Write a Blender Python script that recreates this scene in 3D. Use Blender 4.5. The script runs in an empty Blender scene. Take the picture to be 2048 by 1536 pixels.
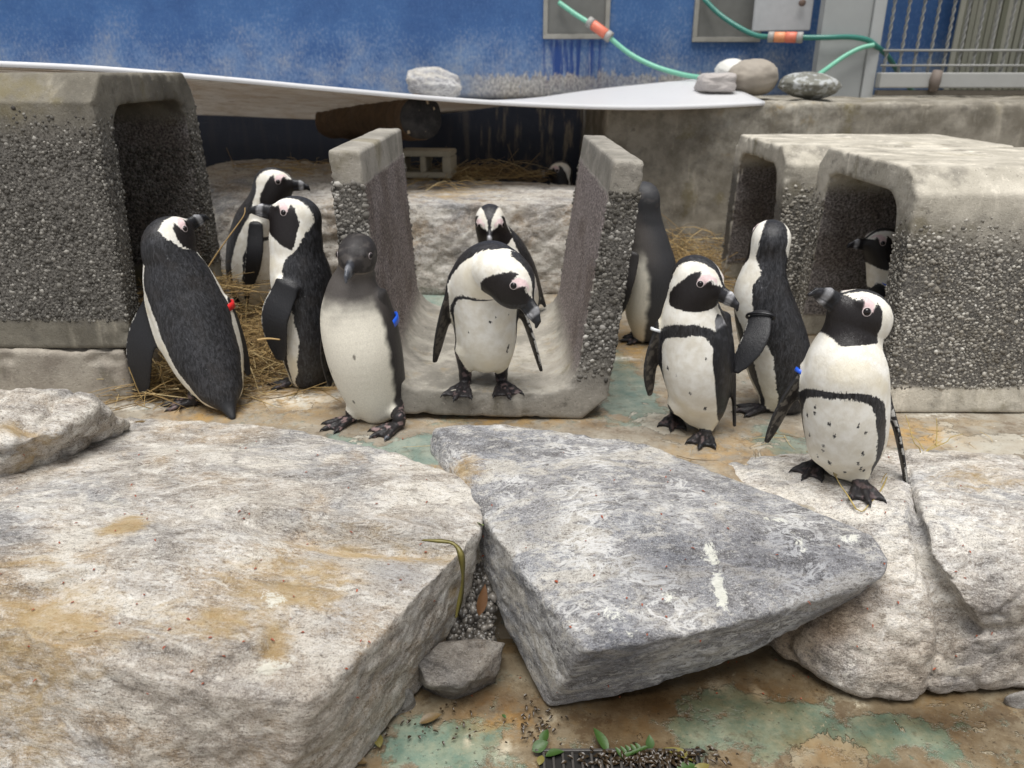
import bpy, bmesh, math, random
import numpy as np
from mathutils import Vector

random.seed(7)
RNG = np.random.default_rng(11)
scene = bpy.context.scene
COL = scene.collection
R = math.radians

# ------------------------------------------------------------------ camera
FPX, PITCH, CAMZ = 1550.0, R(22), 1.0
cam_d = bpy.data.cameras.new("camera")
cam = bpy.data.objects.new("camera", cam_d)
COL.objects.link(cam)
cam.location = (0, 0, CAMZ)
cam.rotation_euler = (R(90) - PITCH, 0, 0)
cam_d.sensor_width = 36.0
cam_d.lens = 36.0 * FPX / 2048.0
cam_d.clip_start, cam_d.clip_end = 0.05, 200.0
cam_d.dof.use_dof = True
cam_d.dof.focus_distance = 1.95
cam_d.dof.aperture_fstop = 3.4
scene.camera = cam

# ------------------------------------------------------------------ light
SUN_EL, SUN_AZ = 76.0, 190.0            # azimuth: 180 = from behind the camera
world = bpy.data.worlds.new("World")
scene.world = world
world.use_nodes = True
_nt = world.node_tree
_bg = _nt.nodes["Background"]
_sky = _nt.nodes.new("ShaderNodeTexSky")
_sky.sky_type = 'NISHITA'
_sky.sun_disc = False
_sky.sun_elevation = R(SUN_EL)
_sky.sun_rotation = R(SUN_AZ)
_sky.air_density, _sky.dust_density = 0.5, 0.1
_hs = _nt.nodes.new("ShaderNodeHueSaturation")   # overcast: nearly colourless sky
_hs.inputs["Saturation"].default_value = 0.16
_nt.links.new(_sky.outputs[0], _hs.inputs["Color"])
_nt.links.new(_hs.outputs[0], _bg.inputs["Color"])
_bg.inputs["Strength"].default_value = 0.05
sun_d = bpy.data.lights.new("sun", 'SUN')
sun_d.energy, sun_d.angle, sun_d.color = 1.5, R(42), (1.0, 0.98, 0.95)
sun = bpy.data.objects.new("sun", sun_d)
COL.objects.link(sun)
_az, _el = R(SUN_AZ), R(SUN_EL)
_dir = Vector((math.sin(_az) * math.cos(_el), math.cos(_az) * math.cos(_el), math.sin(_el)))
sun.rotation_euler = _dir.to_track_quat('Z', 'Y').to_euler()
sun.location = _dir * 20
vs = scene.view_settings
vs.view_transform, vs.look, vs.gamma = 'Standard', 'None', 1.0
vs.use_curve_mapping = False
vs.exposure = 1.74
scene.cycles.use_denoising = True
try:
    scene.cycles.denoiser = 'OPENIMAGEDENOISE'
    scene.cycles.denoising_input_passes = 'RGB_ALBEDO_NORMAL'
    scene.cycles.denoising_prefilter = 'ACCURATE'
except Exception:
    pass
scene.cycles.max_bounces = 6
scene.cycles.sample_clamp_indirect = 6.0

# ------------------------------------------------------------------ measuring helpers
_c, _s = math.cos(PITCH), math.sin(PITCH)
def ray(px, py):
    x, u = (px - 1024) / FPX, (768 - py) / FPX
    return np.array([x, _c + u * _s, -_s + u * _c])
def PZ(px, py, z=0.0):                 # the point at height z seen at a photo pixel
    d = ray(px, py)
    return np.array([0, 0, CAMZ]) + d * ((z - CAMZ) / d[2])
def PY(px, py, Y):                     # the point at distance Y seen at a photo pixel
    d = ray(px, py)
    return np.array([0, 0, CAMZ]) + d * (Y / d[1])
def depth(p):
    return p[1] * _c + (CAMZ - p[2]) * _s
def unit(v):
    v = np.asarray(v, float)
    return v / (np.linalg.norm(v) + 1e-12)

# ------------------------------------------------------------------ noise (numpy)
def _hash(i, j, k, seed):
    h = (i * 374761393 + j * 668265263 + k * 2147483647 + seed * 974634777) & 0xFFFFFFFF
    h = ((h ^ (h >> 13)) * 1274126177) & 0xFFFFFFFF
    h = h ^ (h >> 16)
    return (h & 0xFFFFFF).astype(np.float64) / 0xFFFFFF
def vnoise(p, seed=0):
    p = np.asarray(p, float)
    i = np.floor(p).astype(np.int64)
    f = p - i
    f = f * f * (3 - 2 * f)
    out = 0
    for a in (0, 1):
        wa = f[:, 0] if a else 1 - f[:, 0]
        for b in (0, 1):
            wb = f[:, 1] if b else 1 - f[:, 1]
            for c in (0, 1):
                wc = f[:, 2] if c else 1 - f[:, 2]
                out = out + wa * wb * wc * _hash(i[:, 0] + a, i[:, 1] + b, i[:, 2] + c, seed)
    return out * 2 - 1
def fbm(p, octv=4, seed=0, gain=0.5):
    p = np.asarray(p, float)
    a, t, n = 1.0, 0, 0
    for o in range(octv):
        t = t + a * vnoise(p * (2.03 ** o) + 17.3 * o, seed + o)
        n += a
        a *= gain
    return t / n
def sstep(a, b, x):
    t = np.clip((x - a) / (b - a), 0, 1)
    return t * t * (3 - 2 * t)
def poly_sdf(px, pz, poly):
    poly = np.asarray(poly, float)
    d = np.full(px.shape, 1e9)
    s = np.ones(px.shape)
    n = len(poly)
    for i in range(n):
        a, b = poly[i], poly[i - 1]
        ex, ez = b[0] - a[0], b[1] - a[1]
        wx, wz = px - a[0], pz - a[1]
        t = np.clip((wx * ex + wz * ez) / (ex * ex + ez * ez + 1e-18), 0, 1)
        d = np.minimum(d, (wx - ex * t) ** 2 + (wz - ez * t) ** 2)
        c1, c2, c3 = pz >= a[1], pz < b[1], ex * wz > ez * wx
        flip = (c1 & c2 & c3) | (~c1 & ~c2 & ~c3)
        s = np.where(flip, -s, s)
    return s * np.sqrt(d)

# ------------------------------------------------------------------ mesh helpers
def mesh_np(name, verts, quads=None, tris=None, smooth=True):
    me = bpy.data.meshes.new(name)
    verts = np.asarray(verts, np.float32)
    me.vertices.add(len(verts))
    me.vertices.foreach_set("co", verts.ravel())
    idx, st, tot, off = [], [], [], 0
    for arr, n in ((quads, 4), (tris, 3)):
        if arr is None or len(arr) == 0:
            continue
        arr = np.asarray(arr, np.int32)
        idx.append(arr.ravel())
        st.append(off + np.arange(len(arr)) * n)
        tot.append(np.full(len(arr), n))
        off += arr.size
    idx, st, tot = np.concatenate(idx), np.concatenate(st), np.concatenate(tot)
    me.loops.add(len(idx))
    me.loops.foreach_set("vertex_index", idx.astype(np.int32))
    me.polygons.add(len(st))
    me.polygons.foreach_set("loop_start", st.astype(np.int32))
    me.polygons.foreach_set("loop_total", tot.astype(np.int32))
    if smooth:
        me.polygons.foreach_set("use_smooth", np.ones(len(st), bool))
    me.update(calc_edges=True)
    me.validate()
    return me
def attr(me, name, vals):
    vals = np.asarray(vals, np.float32)
    if vals.ndim == 1:
        a = me.attributes.new(name, 'FLOAT', 'POINT')
        a.data.foreach_set("value", vals)
    else:
        if vals.shape[1] == 3:
            vals = np.concatenate([vals, np.ones((len(vals), 1), np.float32)], 1)
        a = me.attributes.new(name, 'FLOAT_COLOR', 'POINT')
        a.data.foreach_set("color", vals.ravel())
def normals_of(me):
    n = np.empty(len(me.vertices) * 3, np.float32)
    me.vertices.foreach_get("normal", n)
    return n.reshape(-1, 3).astype(float)

def surface_nets(F, org, h):
    s = F < 0
    nx, ny, nz = F.shape
    cnt = np.zeros((nx - 1, ny - 1, nz - 1), np.int8)
    corners = [(a, b, c) for a in (0, 1) for b in (0, 1) for c in (0, 1)]
    for a, b, c in corners:
        cnt += s[a:nx - 1 + a, b:ny - 1 + b, c:nz - 1 + c]
    act = (cnt > 0) & (cnt < 8)
    ci = np.argwhere(act)
    idx = np.full(act.shape, -1, np.int64)
    idx[act] = np.arange(len(ci))
    pos, num = np.zeros((len(ci), 3)), np.zeros(len(ci))
    for e0 in corners:
        for ax in range(3):
            if e0[ax]:
                continue
            e1 = list(e0)
            e1[ax] = 1
            va = F[ci[:, 0] + e0[0], ci[:, 1] + e0[1], ci[:, 2] + e0[2]]
            vb = F[ci[:, 0] + e1[0], ci[:, 1] + e1[1], ci[:, 2] + e1[2]]
            m = (va < 0) != (vb < 0)
            t = va[m] / (va[m] - vb[m])
            q = np.tile(np.array(e0, float), (m.sum(), 1))
            q[:, ax] += t
            pos[m] += q
            num[m] += 1
    V = (ci + pos / num[:, None]) * h + np.asarray(org)
    Q = []
    for ax in range(3):
        lo = [slice(None)] * 3
        hi = [slice(None)] * 3
        lo[ax], hi[ax] = slice(0, -1), slice(1, None)
        sa, sb = s[tuple(lo)], s[tuple(hi)]
        e = np.argwhere(sa != sb)
        o1, o2 = [i for i in range(3) if i != ax]
        e = e[(e[:, o1] > 0) & (e[:, o2] > 0) & (e[:, o1] < F.shape[o1] - 1) & (e[:, o2] < F.shape[o2] - 1)]
        inside = sa[e[:, 0], e[:, 1], e[:, 2]]
        def cell(d1, d2):
            q = e.copy()
            q[:, o1] -= d1
            q[:, o2] -= d2
            return idx[q[:, 0], q[:, 1], q[:, 2]]
        quad = np.stack([cell(1, 1), cell(0, 1), cell(0, 0), cell(1, 0)], 1)
        flip = inside if ax != 1 else ~inside
        quad = np.where(flip[:, None], quad, quad[:, ::-1])
        Q.append(quad)
    Q = np.concatenate(Q)
    return V, Q[(Q >= 0).all(1)]

# ------------------------------------------------------------------ object helpers
def link(name, me, mat=None, parent=None, loc=None):
    o = bpy.data.objects.new(name, me)
    COL.objects.link(o)
    if mat is not None and me is not None:
        for m in (mat if isinstance(mat, (list, tuple)) else [mat]):
            me.materials.append(m)
    if parent is not None:
        o.parent = parent
    if loc is not None:
        o.location = loc
    return o
def tag(o, label=None, cat=None, group=None, kind=None):
    for k, v in (("label", label), ("category", cat), ("group", group), ("kind", kind)):
        if v:
            o[k] = v
    return o
def empty(name, loc, label, cat, group=None):
    o = link(name, None, loc=loc)
    o.empty_display_size = 0.05
    return tag(o, label, cat, group)
def tube_np(pts, rad, seg=8, cap=True):
    pts = np.asarray(pts, float)
    n = len(pts)
    rad = np.broadcast_to(np.asarray(rad, float), (n,))
    tang = np.gradient(pts, axis=0)
    tang /= np.linalg.norm(tang, axis=1)[:, None] + 1e-12
    up = np.array([0.0, 0, 1]) if abs(tang[0][2]) < 0.9 else np.array([1.0, 0, 0])
    V, Q, T = [], [], []
    for i in range(n):
        a = unit(np.cross(tang[i], up))
        b = np.cross(a, tang[i])
        up = b
        th = np.arange(seg) / seg * 2 * math.pi
        V.append(pts[i] + rad[i] * (np.cos(th)[:, None] * a + np.sin(th)[:, None] * b))
    for i in range(n - 1):
        for k in range(seg):
            k2 = (k + 1) % seg
            Q.append((i * seg + k, (i + 1) * seg + k, (i + 1) * seg + k2, i * seg + k2))
    V = np.concatenate(V)
    if cap:
        base = len(V)
        V = np.concatenate([V, pts[:1], pts[-1:]])
        for k in range(seg):
            k2 = (k + 1) % seg
            T.append((base, k, k2))
            T.append((base + 1, (n - 1) * seg + k2, (n - 1) * seg + k))
    return V, Q, T
def catmull(P, n):
    P = np.asarray(P, float)
    P = np.concatenate([[2 * P[0] - P[1]], P, [2 * P[-1] - P[-2]]])
    m = len(P) - 3
    t = np.linspace(0, m, n)
    i = np.minimum(t.astype(int), m - 1)
    f = (t - i)[:, None]
    a, b, c, d = P[i], P[i + 1], P[i + 2], P[i + 3]
    return 0.5 * (2 * b + (c - a) * f + (2 * a - 5 * b + 4 * c - d) * f ** 2 + (3 * b - a - 3 * c + d) * f ** 3)
def bm_box(bm, lo, hi):
    vs_ = [bm.verts.new((x, y, z)) for x in (lo[0], hi[0]) for y in (lo[1], hi[1]) for z in (lo[2], hi[2])]
    for f in ((0, 1, 3, 2), (4, 6, 7, 5), (0, 4, 5, 1), (2, 3, 7, 6), (0, 2, 6, 4), (1, 5, 7, 3)):
        bm.faces.new([vs_[i] for i in f])
def box_mesh(name, boxes, bev=0.004):
    bm = bmesh.new()
    for lo, hi in boxes:
        bm_box(bm, lo, hi)
    if bev:
        bmesh.ops.bevel(bm, geom=bm.edges[:], offset=bev, segments=2, affect='EDGES', profile=0.5)
    me = bpy.data.meshes.new(name)
    bm.to_mesh(me)
    bm.free()
    return me

# ------------------------------------------------------------------ material helpers
class Mat:
    def __init__(self, name, rough=0.8, spec=0.4):
        self.m = bpy.data.materials.new(name)
        self.m.use_nodes = True
        self.nt = self.m.node_tree
        self.p = self.nt.nodes["Principled BSDF"]
        self.p.inputs["Roughness"].default_value = rough
        self.p.inputs["Specular IOR Level"].default_value = spec
        self.tc = self.nt.nodes.new("ShaderNodeTexCoord")
        self.co = self.tc.outputs["Object"]
    def N(self, t, **kw):
        n = self.nt.nodes.new(t)
        for k, v in kw.items():
            setattr(n, k, v)
        return n
    def L(self, a, b):
        self.nt.links.new(a, b)
    def put(self, sock, v):
        if isinstance(v, bpy.types.NodeSocket):
            self.L(v, sock)
        elif isinstance(v, (tuple, list)) and len(v) == 3 and sock.type == 'RGBA':
            sock.default_value = (*v, 1)
        else:
            sock.default_value = v
    def scale(self, vec, co=None):
        n = self.N("ShaderNodeMapping")
        self.L(co or self.co, n.inputs[0])
        n.inputs["Scale"].default_value = vec
        return n.outputs[0]
    def noise(self, sc, det=4, rough=0.55, co=None, dist=0.0):
        n = self.N("ShaderNodeTexNoise")
        self.L(co or self.co, n.inputs["Vector"])
        n.inputs["Scale"].default_value = sc
        n.inputs["Detail"].default_value = det
        n.inputs["Roughness"].default_value = rough
        n.inputs["Distortion"].default_value = dist
        return n.outputs[0]
    def voro(self, sc, co=None, feature='F1', out=0, rand=1.0):
        n = self.N("ShaderNodeTexVoronoi", feature=feature)
        self.L(co or self.co, n.inputs["Vector"])
        n.inputs["Scale"].default_value = sc
        n.inputs["Randomness"].default_value = rand
        return n.outputs[out]
    def ramp(self, fac, stops, interp='LINEAR'):
        n = self.N("ShaderNodeValToRGB")
        cr = n.color_ramp
        cr.interpolation = interp
        while len(cr.elements) < len(stops):
            cr.elements.new(0.5)
        for e, (p, c) in zip(cr.elements, stops):
            e.position = p
            e.color = (c, c, c, 1) if isinstance(c, (int, float)) else (*c, 1)
        self.L(fac, n.inputs[0])
        return n.outputs[0]
    def mix(self, fac, a, b, mode='MIX'):
        n = self.N("ShaderNodeMix", data_type='RGBA', blend_type=mode)
        self.put(n.inputs[0], fac)
        self.put(n.inputs[6], a)
        self.put(n.inputs[7], b)
        return n.outputs[2]
    def math(self, op, a, b=0.0, clamp=False):
        n = self.N("ShaderNodeMath", operation=op, use_clamp=clamp)
        self.put(n.inputs[0], a)
        self.put(n.inputs[1], b)
        return n.outputs[0]
    def ss(self, lo, hi, x):
        n = self.N("ShaderNodeMapRange", interpolation_type='SMOOTHSTEP')
        self.put(n.inputs[0], x)
        n.inputs[1].default_value, n.inputs[2].default_value = lo, hi
        return n.outputs[0]
    def at(self, name, col=False):
        n = self.N("ShaderNodeAttribute")
        n.attribute_name = name
        return (n.outputs["Color"], n.outputs["Alpha"]) if col else n.outputs["Fac"]
    def color(self, c):
        self.put(self.p.inputs["Base Color"], c)
        return self
    def bump(self, *hs):                 # (height socket, strength, distance) chained
        prev = None
        for h, st, d in hs:
            b = self.N("ShaderNodeBump")
            b.inputs["Strength"].default_value = st
            b.inputs["Distance"].default_value = d
            self.L(h, b.inputs["Height"])
            if prev:
                self.L(prev, b.inputs["Normal"])
            prev = b.outputs[0]
        self.L(prev, self.p.inputs["Normal"])
        return self
    def rough(self, v):
        self.put(self.p.inputs["Roughness"], v)
        return self
def plain(name, col, rough=0.6, var=0.25, sc=30, bump=0.2):
    m = Mat(name, rough)
    n = m.noise(sc, 5)
    m.color(m.mix(m.math('MULTIPLY', n, 1.0), tuple(c * (1 - var) for c in col), tuple(min(1, c * (1 + var)) for c in col)))
    m.bump((m.noise(sc * 6, 4), bump, 0.002))
    return m.m
# ------------------------------------------------------------------ rocks
def hull_planes(pts):
    bm = bmesh.new()
    for p in pts:
        bm.verts.new(tuple(p))
    bmesh.ops.convex_hull(bm, input=bm.verts[:])
    pl = {}
    for f in bm.faces:
        f.normal_update()
        n = f.normal
        d = n.dot(f.verts[0].co)
        pl[(round(n.x, 2), round(n.y, 2), round(n.z, 2), round(d, 2))] = (n.x, n.y, n.z, d)
    bm.free()
    return np.array(list(pl.values()))
def grid_of(lo, hi, h):
    dims = np.ceil((hi - lo) / h).astype(int) + 1
    ax = [lo[d] + h * np.arange(dims[d]) for d in range(3)]
    return dims, np.stack(np.meshgrid(*ax, indexing='ij'), -1).reshape(-1, 3)
def px_dist(V, line):
    """distance in plan from each vertex to a polyline given as 3D points; signed to its left side"""
    L = np.array([[p[0], p[1]] for p in line])
    best, sg = np.full(len(V), 9.0), np.zeros(len(V))
    tt = np.zeros(len(V))
    for i in range(len(L) - 1):
        a, b = L[i], L[i + 1]
        e = b - a
        o = V[:, :2] - a
        t = np.clip(o @ e / (e @ e), 0, 1)
        q = o - t[:, None] * e
        d = np.hypot(q[:, 0], q[:, 1])
        m = d < best
        best[m], sg[m], tt[m] = d[m], np.sign(e[0] * o[:, 1] - e[1] * o[:, 0])[m], ((i + t) / (len(L) - 1))[m]
    return best, sg, tt

def make_rock(name, label, cat, pts, mat, h=.01, k=.012, amp=.02, fine=.004, seed=1, ledges=(), grooves=(), marks=(), group=None, facet=.02, kind=None, cut=None, strata=1.0, extra=(), inset=0):
    pts = np.array(pts)
    pl = hull_planes(pts)
    def on(c):                                     # a photo pixel resolved on the rock's own surface
        if len(c) == 3:
            return np.array(c)
        if c[1] < 100:
            return np.array([c[0], c[1], 0])
        d_, o_ = ray(*c), np.array([0, 0, CAMZ])
        dn = pl[:, :3] @ d_
        t_ = (pl[:, 3] - pl[:, :3] @ o_) / np.where(np.abs(dn) < 1e-9, 1e-9, dn)
        return o_ + d_ * t_[dn < 0].max()
    ledges = [([on(q) for q in l_], a_, w_) for l_, a_, w_ in ledges]
    grooves = [([on(q) for q in l_], a_, w_) for l_, a_, w_ in grooves]
    marks = [(kd_, on(c_), rx_ * (1.5 if kd_ == 'stain' else 1), ry_ * (1.5 if kd_ == 'stain' else 1), st_) for kd_, c_, rx_, ry_, st_ in marks]
    lo, hi = pts.min(0) - .05, pts.max(0) + .05
    k = min(k, .06 * (pts.max(0) - pts.min(0)).min())
    h = min(h, .05 * (pts.max(0) - pts.min(0)).min() + .002)
    dims, P = grid_of(lo, hi, h)
    D = (P @ pl[:, :3].T - pl[:, 3]).astype(np.float32)
    mx = D.max(1)
    F = mx + k * np.log(np.exp((D - mx[:, None]) / k).sum(1)) - k * .5
    if extra:                                      # several lumps with crevices between them
        F = F + inset
        for e_ in extra:
            pe = hull_planes(np.array(e_))
            De = (P @ pe[:, :3].T - pe[:, 3]).astype(np.float32)
            me_ = De.max(1)
            F = np.minimum(F, me_ + k * np.log(np.exp((De - me_[:, None]) / k).sum(1)) - k * .5)
    V, Q = surface_nets(F.reshape(dims), lo, h)
    me0 = mesh_np("tmp", V, Q)
    Nn = normals_of(me0)
    bpy.data.meshes.remove(me0)
    big = fbm(V * 3.2 + seed * 7.1, 4, seed)
    med = fbm(V * 13 + seed * 3.3, 4, seed + 5)
    strat = vnoise(np.stack([V[:, 0] * 3 + big, V[:, 1] * 3, V[:, 2] * 22 + big * 2 + V[:, 0] * 4], 1), seed + 3)
    ridged = 1 - np.abs(fbm(V * 7 + seed, 3, seed + 8)) * 2
    steep = 1 - np.abs(Nn[:, 2])
    disp = amp * big + facet * .5 * med * (.35 + .65 * steep) + facet * .35 * strata * strat * steep - facet * .5 * np.clip(ridged - .75, 0, 1) * 2
    V = V + Nn * disp[:, None] + Nn * (fine * fbm(V * 45, 3, seed + 2))[:, None]
    for line, a, w in ledges:                     # a small step in the top: the left side of the line sits higher
        d, sg, t = px_dist(V, line)
        s_ = sstep(-.011, .011, sg * d + .004 * med)
        f = (s_ * np.exp(-d / w) - (1 - s_) * np.exp(-d / (w * .35)) * .6) * np.sin(np.pi * np.clip(t, .02, .98)) ** .5
        V[:, 2] += a * f * sstep(.3, .7, Nn[:, 2])
    for line, a, w in grooves:                    # cracks in 3D
        ln = catmull(line, 24)
        near_ = ((V > ln.min(0) - .15) & (V < ln.max(0) + .15)).all(1)
        d = np.full(len(V), 9.0)
        df = V[near_][:, None] - ln[None]
        nc = (df * Nn[near_][:, None]).sum(2)
        d[near_] = np.min(np.sqrt(np.maximum((df ** 2).sum(2) - nc ** 2, 0)) + np.where(np.abs(nc) > .12, 9, 0), axis=1)
        V = V - Nn * (a * np.exp(-np.abs(d * (1 + .5 * med) / w) ** 1.3))[:, None]
    me = mesh_np(name, V, Q)
    attrs = {'stain': np.zeros(len(V)), 'guano': np.zeros(len(V)), 'cool': np.zeros(len(V)), 'wet': np.zeros(len(V))}
    for kind_, c, rx, ry, st in marks:
        dx, dy = (V[:, 0] - c[0]) / rx, (V[:, 1] - c[1]) / ry
        w_ = st * np.exp(-(dx ** 2 + dy ** 2)) 
        attrs[kind_] = np.maximum(attrs[kind_], w_)
    attrs['guano'] = attrs['guano'] * sstep(.15, .5, normals_of(me)[:, 2])
    for kk, vv in attrs.items():
        attr(me, kk, vv)
    base = np.array([V[:, 0].mean(), V[:, 1].mean(), V[:, 2].min()])
    me.transform(__import__('mathutils').Matrix.Translation(Vector(-base)))
    o = link(name, me, mat, loc=Vector(base))
    return tag(o, label, cat, group, kind)

def granite(name, warm, light=1.0, cool=0.0, speck=1.0, rot=(0, 0, .6), crust=.35):
    m = Mat(name, .72, .45)
    L_ = light
    mp = m.N("ShaderNodeMapping")
    m.L(m.co, mp.inputs[0])
    mp.inputs["Rotation"].default_value = rot
    mp.inputs["Scale"].default_value = (.62, 1.35, 1.5)
    st = mp.outputs[0]
    ochre, beige, grey = (.38 * L_, .27 * L_, .155 * L_), (.42 * L_, .375 * L_, .32 * L_), (.30 * L_, .295 * L_, .295 * L_)
    big = m.noise(2.3, 6, .62, dist=.4)
    c = m.mix(m.ss(.36, .56, big), grey, beige)
    c = m.mix(m.math('MULTIPLY', m.ss(.47, .66, m.noise(3.6, 7, .68, dist=.8)), warm), c, ochre)
    c = m.mix(cool, c, (.275 * L_, .285 * L_, .315 * L_))
    f1, f2, f3, f4 = m.noise(300, 3, .7), m.noise(120, 6, .8, co=st), m.noise(24, 7, .75, co=st, dist=.5), m.noise(7, 7, .7, co=st, dist=.7)
    c = m.mix(m.math('MULTIPLY', m.ss(.49, .60, f4), .80), c, (.60 * L_, .56 * L_, .49 * L_))
    c = m.mix(m.math('MULTIPLY', m.ss(.49, .36, f4), .85), c, m.mix(1.0, c, (.54, .525, .515), 'MULTIPLY'))
    c = m.mix(m.math('MULTIPLY', m.ss(.53, .62, f3), .70), c, (.66 * L_, .63 * L_, .57 * L_))
    c = m.mix(m.math('MULTIPLY', m.ss(.465, .37, f3), .75), c, m.mix(1.0, c, (.44, .415, .395), 'MULTIPLY'))
    c = m.mix(m.math('MULTIPLY', m.ss(.55, .64, f2), .65 * speck), c, (.74 * L_, .72 * L_, .68 * L_))
    c = m.mix(m.math('MULTIPLY', m.ss(.46, .39, f2), .80 * speck), c, m.mix(1.0, c, (.27, .24, .22), 'MULTIPLY'))
    c = m.mix(m.math('MULTIPLY', m.ss(.54, .63, f1), .42 * speck), c, (.66 * L_, .64 * L_, .60 * L_))
    c = m.mix(m.math('MULTIPLY', m.ss(.46, .37, f1), .52 * speck), c, (.09, .08, .07))
    if crust:                                      # pale mineral crust in a broken net
        vn_ = m.math('ABSOLUTE', m.math('SUBTRACT', m.noise(16, 7, .72, co=st, dist=.8), .5))
        vm_ = m.math('MULTIPLY', m.ss(.045, .008, vn_), m.ss(.44, .60, m.noise(5, 5, .65)))
        c = m.mix(m.math('MULTIPLY', vm_, crust), c, (.74 * L_, .73 * L_, .71 * L_))
    c = m.mix(m.math('MULTIPLY', m.ss(.15, .6, m.math('ADD', m.at("cool"), m.math('MULTIPLY', m.math('SUBTRACT', f4, .5), 1.2))), m.ss(.02, .2, m.at("cool"))), c, m.mix(1.0, c, (.64, .65, .685), 'MULTIPLY'))
    # weathering
    sn = m.noise(15, 7, .75, co=st, dist=.6)
    s_ = m.ss(.10, .80, m.math('ADD', m.at("stain"), m.math('MULTIPLY', m.math('SUBTRACT', sn, .55), 2.2)))
    s_ = m.math('MULTIPLY', s_, m.ss(.05, .3, m.at("stain")))
    c = m.mix(m.math('MULTIPLY', s_, .72), c, m.mix(m.noise(50, 5, .7), (.36, .20, .05), (.42, .32, .14)))
    g_ = m.ss(.46, .60, m.math('ADD', m.at("guano"), m.math('MULTIPLY', m.math('SUBTRACT', m.noise(30, 9, .85, dist=.5), .56), 4.2)))
    g_ = m.math('MULTIPLY', g_, m.ss(.05, .25, m.at("guano")))
    c = m.mix(m.math('MULTIPLY', g_, .78), c, m.mix(m.noise(20, 4), (.66, .65, .52), (.84, .84, .80)))
    c = m.mix(m.at("wet"), c, m.mix(1.0, c, (.36, .27, .18), 'MULTIPLY'))
    m.color(c)
    m.rough(m.math('SUBTRACT', m.math('ADD', m.math('MULTIPLY', f2, .3), .50), m.math('MULTIPLY', m.at("wet"), .3)))
    m.bump((f4, .5, .03), (f3, .6, .013), (f2, .8, .005), (f1, .5, .0018))
    return m.m
ROCK_WARM = granite("granite_warm", .70, 1.10)
ROCK_GREY = granite("granite_grey", .08, .92, .75, 1.15, (0, 0, -.5), .85)
ROCK_PALE = granite("granite_pale", .25, 1.26)
ROCK_DULL = granite("granite_dull", .75, .85)
ROCK_COBBLE = granite("granite_cobble", .2, .8, 0, .5)

# lower pool floor and the ledge the birds stand on
def painted_floor(name, wet=False):
    m = Mat(name, .6, .5)
    n1, n2, n3 = m.noise(3.1, 6, .62, dist=.5), m.noise(9, 6, .68), m.noise(60, 5, .7)
    con = m.mix(m.ss(.35, .65, n2), (.215, .180, .135), (.335, .305, .250))
    con = m.mix(m.math('MULTIPLY', m.ss(.50, .58, m.noise(5.2, 8, .74)), .50), con, (.275, .195, .105))
    con = m.mix(m.math('MULTIPLY', m.ss(.55, .60, m.noise(7.7, 8, .74)), .6), con, (.13, .092, .06))
    paint = m.mix(m.ss(.3, .7, m.noise(14, 5)), (.10, .185, .165), (.24, .29, .24)) if not wet else m.mix(m.ss(.35, .65, m.noise(11, 6, .7)), (.12, .265, .25), (.33, .42, .36))
    tm = m.math('ADD', m.math('MULTIPLY', n1, .55), m.math('MULTIPLY', n2, .45))
    tm = m.math('ADD', tm, m.math('MULTIPLY', m.at("teal"), .20))
    tm = m.math('ADD', tm, m.math('MULTIPLY', m.math('SUBTRACT', m.noise(45, 5, .75), .5), .16))
    tmask = m.math('MULTIPLY', m.ss(.555, .61, tm), .74)
    pale = m.mix(m.ss(.3, .7, m.noise(12, 5)), (.36, .32, .255), (.47, .45, .385))
    pm_ = m.math('ADD', m.noise(4.1, 6, .7, dist=.8), m.math('MULTIPLY', m.at("white"), .28))
    pmask = m.ss(.60, .625, pm_)
    c = m.mix(tmask, con, paint)
    c = m.mix(m.math('MULTIPLY', pmask, .85), c, pale)
    c = m.mix(m.math('MULTIPLY', m.at("ochre"), m.ss(.36, .6, m.noise(20, 6, .7))), c, (.40, .24, .075))
    gm_ = m.math('MULTIPLY', m.at("guano"), m.ss(.42, .55, m.noise(26, 6, .72)))
    c = m.mix(m.math('MULTIPLY', m.ss(.55, .70, m.noise(33, 6, .75)), .45), c, (.46, .43, .36))
    c = m.mix(m.math('MULTIPLY', m.ss(.46, .34, m.noise(21, 6, .75)), .45), c, (.11, .085, .055))
    c = m.mix(m.math('MULTIPLY', gm_, .85), c, (.74, .72, .64))
    c = m.mix(m.math('MULTIPLY', m.ss(.66, .72, m.noise(38, 4, .7)), .6), c, (.70, .68, .60))
    c = m.mix(m.math('MULTIPLY', m.ss(.40, .28, n3), .5), c, (.075, .058, .042))
    c = m.mix(m.math('MULTIPLY', m.ss(.36, .30, m.noise(110, 3, .6)), .65), c, (.04, .03, .022))
    if wet:
        c = m.mix(1.0, c, m.mix(m.ss(.35, .65, m.noise(2.8, 6, .65)), (.50, .40, .27), (.80, .76, .66)), 'MULTIPLY')
    c = m.mix(m.math('MULTIPLY', m.at("grime"), .85), c, m.mix(1.0, c, (.28, .20, .12), 'MULTIPLY'))
    m.color(c)
    wetn = m.noise(2.4, 5, .6)
    if wet:
        r = m.math('ADD', m.math('MULTIPLY', m.ss(.44, .60, wetn), .30), .07)
    else:
        r = m.math('ADD', m.math('MULTIPLY', m.ss(.38, .58, wetn), .40), .20)
    m.rough(m.math('ADD', r, m.math('MULTIPLY', n3, .12)))
    edge = m.math('ADD', m.math('MULTIPLY', tmask, .5), m.math('MULTIPLY', pmask, .7))
    m.bump((edge, 1.0, .006), (n2, .4, .012), (n3, .5 if wet else .7, .003))
    return m.m
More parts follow.
